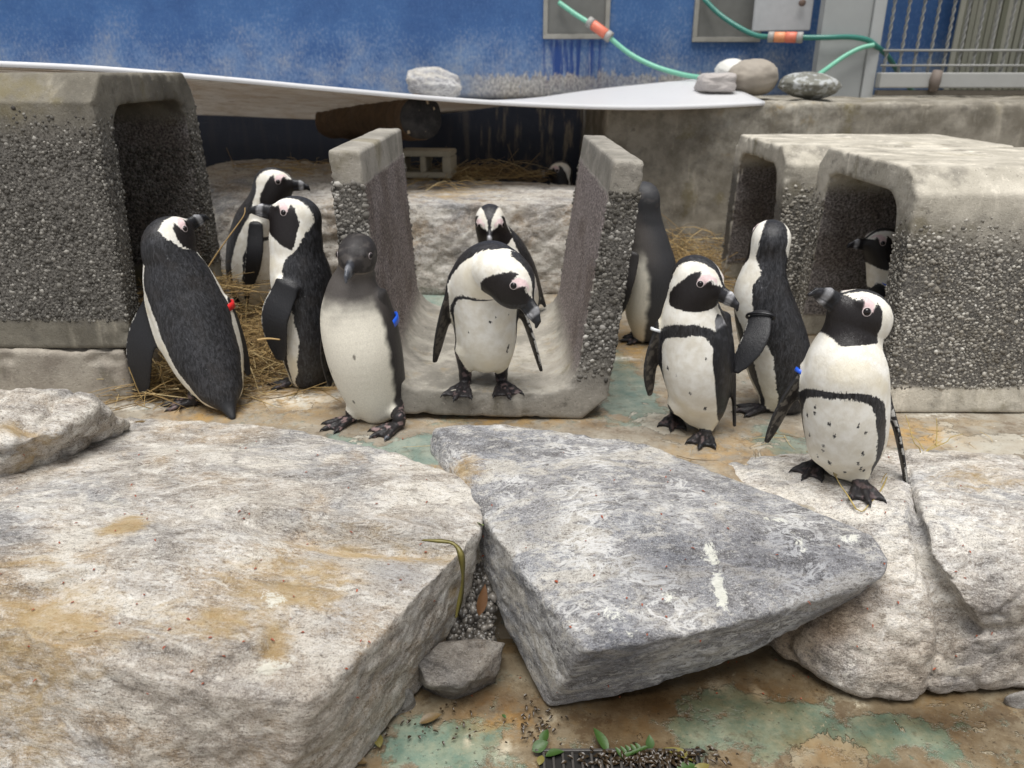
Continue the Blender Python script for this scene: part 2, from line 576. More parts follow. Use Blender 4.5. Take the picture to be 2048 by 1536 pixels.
def sheet(name, x0, x1, y0, y1, step, zf, marks):
    nx, ny = int((x1 - x0) / step) + 1, int((y1 - y0) / step) + 1
    X, Y = np.meshgrid(np.linspace(x0, x1, nx), np.linspace(y0, y1, ny), indexing='ij')
    P = np.stack([X.ravel(), Y.ravel(), np.zeros(X.size)], 1)
    P[:, 2] = zf(P)
    i = np.arange(nx * ny).reshape(nx, ny)
    Q = np.stack([i[:-1, :-1], i[1:, :-1], i[1:, 1:], i[:-1, 1:]], -1).reshape(-1, 4)
    me = mesh_np(name, P, Q)
    A = {k: np.zeros(len(P)) for k in ('teal', 'ochre', 'white', 'guano', 'grime')}
    for kd, px, py, rx, ry, st, z in marks:
        c = PZ(px, py, z)
        ax, ay = abs(PZ(px + rx, py, z)[0] - c[0]), .5 * abs(PZ(px, py - ry, z)[1] - PZ(px, py + ry, z)[1])
        A[kd] = np.maximum(A[kd], st * np.exp(-((P[:, 0] - c[0]) / ax) ** 2 - ((P[:, 1] - c[1]) / ay) ** 2))
    for kk, vv in A.items():
        attr(me, kk, vv)
    return me
Z_POOL = -.36
def zl(P):
    lipy = 1.66 + .03 * vnoise(np.stack([P[:, 0] * 3, P[:, 0] * 0, P[:, 0] * 0], 1), 3)
    return .006 * fbm(P * 2.2, 3, 2) + .0025 * fbm(P * 14, 3, 4) - .5 * sstep(lipy, lipy - .10, P[:, 1])
LM = [('teal', 1270, 790, 60, 50, 1.4, 0), ('teal', 1240, 740, 40, 40, 1.2, 0), ('teal', 830, 895, 60, 30, 1.2, 0), ('teal', 700, 885, 60, 14, .8, 0),
      ('teal', 560, 720, 70, 25, 1.0, 0), ('teal', 1560, 890, 40, 50, .9, 0), ('teal', 870, 600, 60, 15, 1.3, 0), ('teal', 1170, 600, 60, 20, .6, 0),
      ('ochre', 1260, 690, 60, 40, .9, 0), ('ochre', 600, 790, 120, 40, .8, 0), ('ochre', 1450, 900, 110, 50, .5, 0), ('ochre', 1840, 870, 70, 30, 1, 0),
      ('ochre', 1000, 840, 200, 14, .7, 0), ('ochre', 420, 830, 90, 20, .8, 0), ('ochre', 1560, 930, 60, 30, .7, 0), ('ochre', 1980, 980, 80, 16, .7, 0),
      ('white', 1960, 890, 90, 25, 1.2, 0), ('white', 620, 805, 70, 20, .8, 0), ('white', 1330, 850, 60, 22, .6, 0), ('white', 1690, 890, 50, 20, .6, 0), ('white', 2000, 1000, 120, 40, .8, 0),
      ('guano', 590, 800, 60, 14, .9, 0), ('guano', 270, 815, 60, 8, .9, 0), ('guano', 1245, 717, 30, 4, 1, 0), ('guano', 300, 850, 30, 8, .6, 0), ('guano', 1760, 905, 30, 10, .7, 0),
      ('guano', 1880, 830, 50, 5, .9, 0), ('grime', 320, 720, 90, 70, .9, 0), ('grime', 1190, 850, 50, 12, .8, 0), ('grime', 1700, 840, 100, 10, .5, 0)]
LEDGE = link("ground", sheet("ground", -3.4, 3.6, 1.50, 6.1, .014, zl, LM), painted_floor("painted_concrete"))
tag(LEDGE, kind='structure')
PMK = [('teal', 1560, 1460, 170, 60, 1.5, Z_POOL), ('teal', 1450, 1400, 60, 30, 1.3, Z_POOL), ('teal', 1780, 1460, 120, 40, 1.2, Z_POOL), ('teal', 1500, 1400, 50, 30, .8, Z_POOL), ('teal', 880, 1480, 110, 50, .9, Z_POOL), ('teal', 1900, 1500, 120, 30, .6, Z_POOL),
       ('ochre', 1010, 1440, 80, 40, .8, Z_POOL), ('ochre', 1640, 1500, 70, 40, .5, Z_POOL), ('white', 1660, 1510, 70, 26, .9, Z_POOL), ('white', 1560, 1390, 40, 12, .8, Z_POOL),
       ('grime', 1350, 1400, 300, 70, 1, Z_POOL), ('grime', 1830, 1440, 240, 30, .9, Z_POOL), ('grime', 1000, 1400, 90, 30, .8, Z_POOL), ('grime', 1240, 1500, 160, 30, .8, Z_POOL),
       ('guano', 1432, 1372, 20, 14, 1.2, Z_POOL), ('guano', 1515, 1386, 16, 14, 1.2, Z_POOL), ('guano', 940, 1480, 12, 12, 1.2, Z_POOL), ('guano', 1010, 1495, 14, 20, 1.1, Z_POOL), ('guano', 1100, 1436, 16, 12, 1.0, Z_POOL), ('guano', 1720, 1408, 14, 10, 1, Z_POOL)]
pool = link("pool_floor", sheet("pool_floor", -3.4, 3.6, .2, 2.2, .014, lambda P: Z_POOL + .004 * fbm(P * 3, 3, 7) + .002 * fbm(P * 16, 3, 8), PMK), painted_floor("painted_pool_concrete", True))
tag(pool, kind='structure')
far = box_mesh("terrain", [((-40, -30, Z_POOL - .25), (40, 60, Z_POOL - .05))], 0)
tag(link("terrain", far, plain("earth", (.12, .1, .08))), kind='structure')

P3 = lambda *a: [PZ(*q) for q in a]
# big sloping boulder, left front
b1 = P3((250, 838, .00), (560, 852, .01), (800, 906, .03), (930, 960, .02), (966, 1005, .0), (966, 1060, -.01), (935, 1092, -.03), (800, 1215, -.045), (622, 1398, -.06),
        (450, 1380, -.05), (300, 1322, -.03), (20, 1242, .02), (-320, 1150, .05), (-240, 950, .04), (0, 985, .03), (500, 1000, .06), (300, 1100, .06),
        (922, 1245, -.28), (830, 1395, Z_POOL), (715, 1540, Z_POOL), (560, 1640, Z_POOL), (0, 1640, Z_POOL), (-420, 1500, Z_POOL), (250, 900, -.30), (800, 960, -.30), (-240, 1000, -.3))
mk1 = [('stain', (250, 1050), .035, .03, 1.2), ('stain', (560, 1170), .10, .06, .8), ('stain', (600, 1125), .10, .04, .7), ('stain', (330, 1240), .12, .05, .5), ('stain', (70, 1240), .12, .07, .8),
       ('stain', (740, 1075), .16, .02, .8), ('stain', (440, 1240), .06, .05, .7), ('stain', (555, 1290), .03, .05, .8), ('stain', (60, 1120), .1, .03, .5),
       ('guano', (250, 990), .07, .08, .55), ('guano', (545, 1200), .035, .03, 1.0), ('guano', (540, 1330), .04, .03, 1.0), ('guano', (290, 930), .10, .06, .5), ('guano', (500, 890), .10, .05, .5), ('guano', (720, 970), .16, .05, .35),
       ('cool', (800, 1130), .10, .10, .55), ('cool', (700, 1230), .08, .08, .4), ('cool', (860, 1050), .09, .05, .5), ('wet', (560, 1600), .3, .12, .25)]
L1 = [(470, 1022), (560, 1030), (660, 1050), (760, 1062), (860, 1072), (935, 1088)]
L2 = [(-60, 1190), (50, 1175), (120, 1158), (200, 1135)]
L4 = [(380, 1090), (460, 1100), (560, 1120), (640, 1128)]
L3 = [(0, 1280), (150, 1270), (330, 1300), (430, 1330), (520, 1300), (560, 1260)]
make_rock("boulder", "largest boulder at the front left with a broad sloping ochre-stained top", "boulder", b1, ROCK_WARM, h=.0065, k=.004, amp=.016, fine=.004, seed=4, facet=.016, strata=.15,
          ledges=[(L1[::-1], -.062, .09), (L2[::-1], -.024, .08), (L3[::-1], -.024, .06), (L4[::-1], -.016, .05)], marks=mk1)
# grey wedge boulder, centre front
b2 = P3((866, 850, .065), (930, 843, .07), (1000, 843, .07), (1080, 862, .07), (1290, 884, .065), (1400, 928, .05), (1485, 975, .035), (1600, 1006, .02), (905, 892, .06), (856, 893, .01), (1750, 1072, -.005), (1780, 1120, -.03),
        (1768, 1158, -.06), (1600, 1190, -.08), (1420, 1262, -.09), (1170, 1303, -.095), (1148, 1262, -.075), (1060, 1168, -.05), (972, 1052, -.01), (968, 975, .03), (1250, 1030, .055),
        (1094, 1416, Z_POOL), (1245, 1392, -.34), (1480, 1318, -.26), (1700, 1198, -.14), (990, 1215, -.24), (1000, 1120, -.30), (1400, 1100, -.30), (1650, 1100, -.16))
mk2 = [('guano', (1440, 1180), .018, .05, 1.3), ('guano', (1420, 1110), .03, .04, .9), ('guano', (1600, 1080), .03, .03, .8), ('guano', (1700, 1075), .03, .02, .9), ('guano', (1540, 1038), .07, .015, .9),
       ('guano', (1230, 1240), .06, .05, .6), ('guano', (1330, 1190), .05, .03, .6), ('guano', (1200, 1180), .05, .05, .35), ('stain', (920, 940), .05, .05, .7),
       ('cool', (1580, 1110), .22, .10, .75), ('cool', (1350, 1120), .16, .10, .55), ('cool', (1250, 1280), .12, .05, .7), ('cool', (1060, 1050), .1, .06, .35)]
make_rock("boulder", "grey wedge-shaped boulder in the centre front with white splashes on its flat top", "boulder", b2, ROCK_GREY, h=.0065, k=.0035, amp=.008, fine=.0035, seed=9, facet=.012, strata=.2,
          marks=mk2, grooves=[([(985, 965), (1010, 985), (1030, 1000)], .006, .02)])
# pale boulder under the right-hand bird
b3 = P3((1430, 930, .0), (1560, 905, .022), (1800, 900, .030), (2150, 925, .032), (2330, 1000, .03), (2250, 1090, .02), (2048, 1068, .022), (1830, 1038, .022), (1640, 1010, .02), (1500, 998, .01),
        (1700, 1200, -.13), (1900, 1180, -.10), (2180, 1170, -.09), (1560, 1250, -.25), (1500, 1270, -.31),
        (1620, 1345, Z_POOL), (1840, 1418, Z_POOL), (1960, 1392, Z_POOL), (2048, 1378, Z_POOL), (2300, 1350, Z_POOL), (1500, 960, -.3), (2100, 950, -.3))
b3a = P3((1430, 930, .0), (1560, 905, .022), (1810, 900, .032), (1812, 1030, .022), (1640, 1008, .0), (1500, 996, -.005), (1690, 1175, -.135), (1822, 1120, -.07), (1850, 1200, -.11), (1888, 1268, -.18),
         (1560, 1245, -.245), (1495, 1270, -.315), (1640, 1290, -.245), (1845, 1345, -.265), (1700, 1390, -.335), (1620, 1345, Z_POOL), (1838, 1418, Z_POOL), (1860, 1350, -.34), (1500, 960, -.3), (1820, 940, -.2), (1860, 1180, -.3))
b3b = P3((1800, 895, .032), (2150, 925, .036), (2330, 1000, .034), (2250, 1090, .024), (2048, 1066, .03), (1845, 1036, .032), (1858, 1110, -.018), (1905, 1185, -.075), (1938, 1222, -.105), (2048, 1205, -.075), (2200, 1195, -.07),
         (1950, 1262, -.16), (2060, 1240, -.12), (2250, 1230, -.12), (2000, 1300, -.3), (2250, 1280, -.3), (1850, 940, -.2), (2200, 950, -.3), (1900, 1190, -.3))
b3c = P3((1905, 1270, -.19), (2000, 1262, -.17), (2180, 1235, -.14), (1872, 1330, -.265), (1838, 1408, Z_POOL), (1850, 1360, -.33), (1960, 1394, Z_POOL), (2060, 1376, Z_POOL), (2300, 1350, Z_POOL), (2000, 1330, -.27), (2250, 1300, -.24), (1950, 1250, -.33), (2250, 1200, -.33))
mk3 = [('stain', (1950, 960), .12, .05, .6), ('wet', (1580, 1275), .10, .08, .9), ('wet', (1640, 1340), .12, .05, .9), ('wet', (1900, 1370), .3, .05, .5), ('guano', (1500, 1215), .05, .03, .5), ('guano', (1850, 940), .1, .04, .4)]
make_rock("boulder", "pale rough boulder at the front right under the spotted-belly penguin", "boulder", b3, ROCK_PALE, h=.0075, k=.008, amp=.018, fine=.005, seed=15, facet=.03, strata=.15, marks=mk3, extra=(b3a, b3b, b3c), inset=.030)
# smaller rock on the left
b4 = P3((-180, 790, .22), (0, 780, .205), (130, 768, .20), (200, 795, .17), (262, 852, .04), (120, 862, .14), (20, 880, .15), (-180, 900, .16), (20, 975, .0), (140, 925, .0), (252, 872, -.02), (-250, 1000, 0), (0, 870, -.1), (200, 850, -.1), (-250, 890, -.1))
make_rock("boulder", "smaller beige boulder at the left edge below the concrete footing", "boulder", b4, granite("granite_beige", .40, 1.12), h=.007, k=.008, amp=.026, fine=.006, seed=21, facet=.06, strata=.2,
          marks=[('stain', PZ(60, 935, .05), .12, .03, .6)])
b5 = P3((832, 1326, -.25), (878, 1282, -.23), (962, 1274, -.23), (1014, 1285, -.25), (998, 1350, -.31), (930, 1372, -.28), (850, 1370, -.28), (900, 1412, Z_POOL - .02), (985, 1375, Z_POOL - .02), (832, 1375, Z_POOL - .02), (900, 1300, Z_POOL - .02), (990, 1300, Z_POOL - .02))
make_rock("rock", "small brown wet rock wedged at the foot of the gap between the two front boulders", "rock", b5, granite("granite_brown", .6, .5), h=.005, k=.003, amp=.008, fine=.003, seed=31, facet=.02, marks=[('wet', PZ(930, 1340, -.3), .2, .2, .35)])
b6 = P3((770, 1400, -.30), (815, 1365, -.27), (830, 1375, -.29), (820, 1440, Z_POOL - .02), (765, 1445, Z_POOL - .02), (840, 1410, Z_POOL - .02), (780, 1380, Z_POOL - .02), (730, 1400, Z_POOL))
make_rock("rock", "little stone tucked under the right flank of the largest boulder", "rock", b6, granite("granite_brown2", .5, .55), h=.006, k=.01, amp=.006, fine=.002, seed=33, facet=.012)
b7 = P3((-60, 965, .03), (0, 968, .03), (22, 978, .015), (10, 995, .0), (-60, 1000, .0), (-60, 960, -.05), (20, 970, -.05), (0, 1005, -.05))
make_rock("rock", "small pale stone at the left edge between the beige boulder and the largest one", "rock", b7, ROCK_PALE, h=.006, k=.008, amp=.004, fine=.002, seed=35, facet=.01)
b8 = P3((2005, 1392, -.33), (2040, 1380, -.31), (2090, 1385, -.32), (2090, 1430, Z_POOL - .01), (2030, 1428, Z_POOL - .01), (2000, 1405, Z_POOL - .01), (2050, 1380, Z_POOL - .02), (2100, 1400, -.35))
make_rock("pebble", "small round grey stone at the bottom right by the pale boulder", "pebble", b8, ROCK_COBBLE, h=.005, k=.014, amp=.003, fine=.0015, seed=37, facet=.006)
# long stone slabs behind the birds
def slab_pts(x0, x1, xm, yf, yb, zt, lean=.05):
    q = []
    for x in (x0, xm, x1):
        q += [(x, yf + lean, zt), (x, yb, zt - .035 * (x > .3)), (x, yf - .02, 0), (x, yb, -.05), (x, yf, zt * .55)]
    return q
s2 = slab_pts(-.62, .42, -.1, 3.64, 4.50, .425)
s2 = [(x + (.02 if z > .3 and x > .3 else 0), y, z) for x, y, z in s2]
make_rock("stone_slab", "long low stone slab with a flat top behind the concrete channel", "stone slab", s2, ROCK_DULL, h=.010, k=.006, amp=.008, fine=.006, seed=41, facet=.03, strata=.1,
          marks=[('stain', (-.3, 4.0), .2, .2, .6), ('guano', (.05, 3.9), .3, .25, .45)])
s1 = [(-1.70, 3.95, .50), (-1.66, 4.6, .52), (-1.20, 3.62, .40), (-1.26, 3.9, .50), (-1.20, 4.55, .55), (-.72, 3.68, .44), (-.70, 4.1, .50), (-.68, 4.55, .47), (-1.75, 3.8, 0), (-1.25, 3.56, -.02), (-.68, 3.62, -.02), (-.66, 4.5, -.05), (-1.75, 4.6, -.05), (-1.3, 3.62, .36)]
make_rock("stone_slab", "taller pale rock slab behind the two penguins at left", "stone slab", s1, granite("granite_back", .6, .8), h=.012, k=.02, amp=.03, fine=.006, seed=43, facet=.05, strata=.3, marks=[('guano', (-1.2, 3.8), .3, .3, .4), ('stain', (-1.0, 4.3), .4, .2, .6)])

# gravel in the gap between the front boulders (nobody could count it)
def pebble_stuff(name, centers, normals, radii, mat, parent=None, flat=.6, seed=1):
    rg = np.random.default_rng(seed)
    bm = bmesh.new()
    bmesh.ops.create_icosphere(bm, subdivisions=1, radius=1)
    bm.verts.ensure_lookup_table()
    B = np.array([v.co[:] for v in bm.verts])
    T = np.array([[v.index for v in f.verts] for f in bm.faces])
    bm.free()
    n, nb = len(centers), len(B)
    nr = normals / np.linalg.norm(normals, axis=1)[:, None]
    rv = rg.normal(size=(n, 3))
    a = np.cross(nr, rv)
    a /= np.linalg.norm(a, axis=1)[:, None]
    b = np.cross(nr, a)
    jit = 1 + rg.uniform(-.28, .28, (n, nb))
    sa, sb = radii * rg.uniform(.75, 1.25, n), radii * rg.uniform(.75, 1.25, n)
    V = (B[None, :, 0] * jit * sa[:, None])[..., None] * a[:, None] + (B[None, :, 1] * jit * sb[:, None])[..., None] * b[:, None] + (B[None, :, 2] * jit * (radii * flat)[:, None])[..., None] * nr[:, None] + centers[:, None]
    TT = T[None] + (np.arange(n) * nb)[:, None, None]
    me = mesh_np(name, V.reshape(-1, 3), tris=TT.reshape(-1, 3), smooth=False)
    attr(me, "tone", np.repeat(rg.uniform(0, 1, n), nb))
    o = link(name, me, mat, parent)
    o["kind"] = "stuff"
    return o
pbm = Mat("pebble_aggregate", .88, .18)
_t = pbm.at("tone")
_c1 = pbm.ramp(_t, [(0, (.075, .07, .062)), (.4, (.145, .135, .12)), (.75, (.21, .198, .178)), (.95, (.30, .285, .26)), (1, (.46, .44, .40))])
_c1 = pbm.mix(pbm.math('MULTIPLY', pbm.ss(.5, .66, pbm.noise(6, 5)), .7), _c1, pbm.mix(1.0, _c1, (.45, .44, .40), 'MULTIPLY'))
pbm.color(_c1).bump((pbm.noise(300, 3), .5, .0015))
PEBBLE = pbm.m
_pd = Mat('pebble_dark', .82, .22)
_pd.color(_pd.mix(_pd.math('MULTIPLY', _pd.ss(.5, .66, _pd.noise(5, 6, .65)), .5), _pd.ramp(_pd.at('tone'), [(0, (.05, .046, .04)), (.5, (.105, .098, .086)), (.85, (.165, .155, .137)), (1, (.30, .285, .255))]), (.06, .055, .045))).bump((_pd.noise(300, 3), .5, .0015))
PEBBLE_DARK = _pd.m
_gm = Mat('wet_gravel', .35, .5)
_gm.color(_gm.ramp(_gm.at('tone'), [(0, (.03, .026, .022)), (.6, (.10, .09, .078)), (1, (.22, .20, .175))]))
GRAVEL = _gm.m
_pp = Mat('pebble_pale', .88, .18)
_pc = _pp.ramp(_pp.at('tone'), [(0, (.12, .11, .095)), (.4, (.215, .20, .172)), (.75, (.30, .28, .245)), (.95, (.40, .38, .335)), (1, (.54, .52, .47))])
_pc = _pp.mix(_pp.math('MULTIPLY', _pp.ss(.5, .66, _pp.noise(5, 6, .65)), .6), _pc, _pp.mix(1.0, _pc, (.48, .45, .40), 'MULTIPLY'))
_pp.color(_pc).bump((_pp.noise(300, 3), .5, .0015))
PEBBLE_PALE = _pp.m
_rg = np.random.default_rng(5)
gx_ = _rg.uniform(PZ(890, 1220, -.2)[0], PZ(985, 1220, -.2)[0], 1500)
gy_ = _rg.uniform(1.50, 1.70, 1500)
gc = np.stack([gx_, gy_, -.29 + (gy_ - 1.50) * .95 - _rg.uniform(0, .03, 1500)], 1)
pebble_stuff("gravel", gc, np.tile([0, -.6, .8], (len(gc), 1)), _rg.uniform(.005, .013, len(gc)), GRAVEL, None, .8, 3)
# ------------------------------------------------------------------ concrete culvert pieces (U profile)
def concrete(name, a=(.27, .25, .215), b=(.40, .375, .325), moss=.3, purple=0.0, rough_grain=.5, dark=(.10, .092, .08), drip=.5):
    m = Mat(name, .8, .35)
    n1, n2 = m.noise(5, 6, .65), m.noise(26, 5, .7)
    c = m.mix(m.ss(.36, .64, n1), a, b)
    c = m.mix(m.math('MULTIPLY', m.ss(.48, .68, m.noise(8, 6, .7)), .55), c, dark)
    c = m.mix(m.math('MULTIPLY', m.ss(.55, .70, m.noise(11, 5, .65, co=m.scale((1, 1, .25)))), drip), c, tuple(min(1, x * 1.7) for x in b))
    c = m.mix(m.math('MULTIPLY', m.ss(.56, .7, m.noise(4, 5, .6)), moss), c, (.20, .16, .055))
    c = m.mix(m.math('MULTIPLY', m.ss(.40, .28, n2), .5), c, (.06, .055, .045))
    c = m.mix(m.math('MULTIPLY', m.ss(.34, .28, m.noise(150, 3, .6)), .6), c, (.05, .045, .04))
    c = m.mix(m.math('MULTIPLY', m.ss(.60, .70, m.noise(90, 4, .7)), .5), c, tuple(min(1, x * 1.5) for x in b))
    # inner walls: fine exposed grit
    g = m.at("grit")
    v = m.noise(120, 5, .75)
    gc_ = m.ramp(v, [(.36, (.05, .044, .043)), (.46, (.16, .145, .138)), (.54, (.30, .275, .262)), (.62, (.46, .43, .41)), (.70, (.66, .63, .60))])
    gc_ = m.mix(purple, gc_, m.mix(1.0, gc_, (1.03, .93, .92), 'MULTIPLY'))
    gc_ = m.mix(m.ss(.45, .65, m.noise(5, 4)), gc_, m.mix(1.0, gc_, (.72, .68, .64), 'MULTIPLY'))
    c = m.mix(g, c, gc_)
    # dark mortar between the exposed pebbles
    c = m.mix(m.at("mortar"), c, m.mix(m.ss(.35, .65, m.noise(160, 4, .7)), (.035, .032, .028), (.17, .158, .14)))
    sl = m.math('MULTIPLY', m.at("slime"), m.ss(.42, .66, m.noise(9, 7, .75)))
    c = m.mix(m.math('MULTIPLY', sl, .6), c, m.mix(m.ss(.3, .5, m.noise(12, 6, .7)), (.34, .24, .10), (.50, .47, .40)))
    m.color(c)
    m.bump((n2, .35, .008), (m.noise(150, 4, .7), rough_grain, .003), (m.math('MULTIPLY', v, m.math('ADD', g, .2)), .9, .010))
    return m.m
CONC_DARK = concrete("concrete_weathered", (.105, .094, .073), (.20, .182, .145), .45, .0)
CONC_U = concrete("concrete_channel", (.21, .195, .165), (.33, .305, .262), .30, .8, drip=.25)
CONC_PALE = concrete("concrete_pale", (.37, .34, .28), (.55, .51, .43), .45, .2)

def arc(cx, cy, r, a0, a1, n=7):
    return [(cx + r * math.cos(R(a)), cy + r * math.sin(R(a))) for a in np.linspace(a0, a1, n)]
H_C = .80
def profile(fl):
    """half profile of the U: x across, z up; fl = fillet radius inside"""
    wb, wt, ch, tl_, tf = .385, .430, .075, .085, .088
    xi_t, xi_b = wt - tl_, wb - .105
    right = [(wb - ch, 0.0), (wb, ch), (wt, H_C), (xi_t, H_C)]
    sl = (xi_t - xi_b) / (H_C - tf)
    xb = xi_b + sl * fl
    right += [(xb, tf + fl)]
    for t in np.linspace(.12, .88, 6):                      # fillet
        p0, p1, p2 = np.array([xb, tf + fl]), np.array([xi_b, tf]), np.array([xi_b - fl * .95, tf])
        q = (1 - t) ** 2 * p0 + 2 * t * (1 - t) * p1 + t * t * p2
        right += [tuple(q)]
    right += [(xi_b - fl * .95, tf)]
    return right + [(-x, z) for x, z in right[::-1]]

def make_culvert(label, loc, yaw, L, mat, inverted=False, pebbles=('out', 'end'), roll=0, fillet=.12, seed=1, peb=.0078, peb_r=.0049, hs=1.0, slime=0, skip_side=0, lowlim=.13):
    PRF = np.array(profile(fillet))
    h = .009
    xs, zs = np.arange(-.47, .47 + h, h), np.arange(-.04, H_C + .04 + h, h)
    ys = np.arange(-L / 2 - .04, L / 2 + .04 + h, h)
    X, Z = np.meshgrid(xs, zs, indexing='ij')
    d2 = poly_sdf(X.ravel(), Z.ravel(), PRF).reshape(X.shape)
    dy = np.abs(ys) - L / 2
    F = np.maximum(d2[:, None, :], dy[None, :, None])
    V, Q = surface_nets(F.astype(np.float32), np.array([xs[0], ys[0], zs[0]]), h)
    # worn edges and uneven faces
    nz = fbm(V * 9 + seed * 5, 4, seed)
    e1 = np.abs(poly_sdf(V[:, 0], V[:, 2], PRF))
    nearend = np.abs(np.abs(V[:, 1]) - L / 2) < .02
    ch = np.clip(fbm(V * 16 + seed, 3, seed + 4) - .05, 0, 1)
    inx, inz = np.sign(V[:, 0]) * .0, 0
    edge = (e1 < .02) & nearend
    cen = np.stack([np.where(np.abs(V[:, 0]) > .26, np.sign(V[:, 0]) * .36, V[:, 0]), V[:, 1] * .9, np.where(V[:, 2] < .12, .05, np.clip(V[:, 2], .1, H_C - .06))], 1)
    V = V + (cen - V) * (edge * np.clip(fbm(V * 24 + seed, 3, seed + 4) - .08, 0, 1) * .30)[:, None]
    V = V + .0022 * np.stack([nz, fbm(V * 11, 3, seed + 9), fbm(V * 10, 3, seed + 2)], 1)
    me = mesh_np("concrete_channel" if not inverted else "concrete_box", V, Q)
    N_ = normals_of(me)
    zr = V[:, 2]
    # inner faces: x normal pointing to the middle, between the fillet and the smooth rim
    xi = np.abs(V[:, 0])
    inside = (np.sign(N_[:, 0]) != np.sign(V[:, 0])) & (np.abs(N_[:, 0]) > .25) & (np.abs(N_[:, 1]) < .5)
    rim = sstep(H_C - .085, H_C - .10, zr + .012 * fbm(V * 12, 2, 3))
    grit = inside * rim * sstep(.12, .20, zr)
    outside = (np.sign(N_[:, 0]) == np.sign(V[:, 0])) & (np.abs(N_[:, 0]) > .6)
    endf = np.abs(N_[:, 1]) > .7
    mortar = (outside | (endf & (xi > .27))) * rim * sstep(lowlim - .04, lowlim + .14, zr + .05 * nz)
    attr(me, "grit", grit * 1.0)
    attr(me, "mortar", mortar * 1.0)
    attr(me, "slime", slime * sstep(.3, .08, zr) * (np.abs(N_[:, 2]) > .5))
    nm = "concrete_box" if inverted else "concrete_channel"
    o = link(nm, me, mat, loc=loc)
    ro = (0, R(180), 0) if inverted else (0, R(roll), 0)
    o.rotation_euler = (ro[0], ro[1], R(yaw))
    if inverted:
        o.location.z += H_C * hs
    o.scale = (1, 1, hs)
    tag(o, label, "concrete block", "precast concrete gutter pieces")
    # exposed pebbles
    rg = np.random.default_rng(seed)
    C, Nn = [], []
    def scatter(x0z, x1z, fixed_n, along):
        pass
    sp = peb
    for sx in (1, -1):
        if 'out' in pebbles and sx != skip_side:
            zz, yy = np.meshgrid(np.arange(lowlim, H_C - .085, sp), np.arange(-L / 2 + .006, L / 2 - .004, sp), indexing='ij')
            zz, yy = zz.ravel() + rg.uniform(-.45, .45, zz.size) * sp, yy.ravel() + rg.uniform(-.45, .45, yy.size) * sp
            xx = .385 + (.430 - .385) * (zz - .075) / (H_C - .075)
            C.append(np.stack([sx * xx, yy, zz], 1))
            Nn.append(np.tile([sx * 1.0, 0, -.08], (len(zz), 1)))
        if 'in' in pebbles:
            zz, yy = np.meshgrid(np.arange(.26, H_C - .10, sp), np.arange(-L / 2 + .006, L / 2 - .004, sp), indexing='ij')
            zz, yy = zz.ravel() + rg.uniform(-.45, .45, zz.size) * sp, yy.ravel() + rg.uniform(-.45, .45, yy.size) * sp
            xx = .28 + .065 * (zz - .088) / (H_C - .088)
            C.append(np.stack([sx * xx, yy, zz], 1))
            Nn.append(np.tile([-sx * 1.0, 0, .1], (len(zz), 1)))
        if 'end' in pebbles:
            zz, t = np.meshgrid(np.arange(lowlim + .02, H_C - .09, sp), np.arange(.05, .98, sp / .088), indexing='ij')
            zz, t = zz.ravel() + rg.uniform(-.45, .45, zz.size) * sp, np.clip(t.ravel() + rg.uniform(-.4, .4, t.size) * sp / .088, .03, .97)
            xo = .385 + .045 * (zz - .075) / (H_C - .075)
            xin = .28 + .065 * (zz - .088) / (H_C - .088)
            for sy in (-1, 1):
                C.append(np.stack([sx * (xin + t * (xo - xin)), np.full(len(zz), sy * L / 2), zz], 1))
                Nn.append(np.tile([0, sy * 1.0, 0], (len(zz), 1)))
    if C:
        C, Nn = np.concatenate(C), np.concatenate(Nn)
        keep = rg.uniform(0, 1, len(C)) < .93
        keep &= (C[:, 2] > lowlim + .02 + .04 * fbm(C * 7, 2, 8)) & (rg.uniform(0, 1, len(C)) < sstep(lowlim + .0, lowlim + .16, C[:, 2]) + .12)
        C, Nn = C[keep], Nn[keep]
        rad = peb_r * rg.lognormal(0, .27, len(C))
        C = C + Nn * (rg.uniform(-.003, .0005, len(C)))[:, None]
        pebble_stuff("pebble_face", C, Nn, np.clip(rad, .0028, .011), PEBBLE_PALE if mat is CONC_PALE else PEBBLE_DARK if mat is CONC_DARK else PEBBLE, o, .52, seed)
    if inverted:                                   # the shelters are closed at the back
        bx_ = box_mesh('back_panel', [((-.345, L / 2 - .085, .075), (.345, L / 2 - .02, H_C - .002))], .004)
        for a_ in ('grit', 'mortar', 'slime'):
            attr(bx_, a_, np.zeros(len(bx_.vertices)))
        link('back_panel', bx_, CONC_DARK, o)
    return o

make_culvert("upright concrete U-shaped channel in the middle with a penguin bent over inside", (-.098, 2.625, .012), 0.5, .90, CONC_U, False, roll=2.0, seed=3, slime=1.0, hs=.97, lowlim=.10, peb=.0098, peb_r=.0062)
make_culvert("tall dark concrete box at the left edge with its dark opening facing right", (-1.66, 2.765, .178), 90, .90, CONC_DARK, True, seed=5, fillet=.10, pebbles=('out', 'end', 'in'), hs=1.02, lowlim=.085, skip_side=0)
make_culvert("nearest pale-topped concrete box at the right edge with a penguin inside its opening", (1.615, 2.66, .0), -90, .90, CONC_PALE, True, seed=7, fillet=.10, hs=.925, lowlim=.14)
make_culvert("concrete box in the second row at right, behind the box that holds a penguin", (1.565, 3.58, .0), -90, .94, CONC_PALE, True, seed=8, fillet=.10, hs=.90, pebbles=('out',), peb=.0105, peb_r=.006)

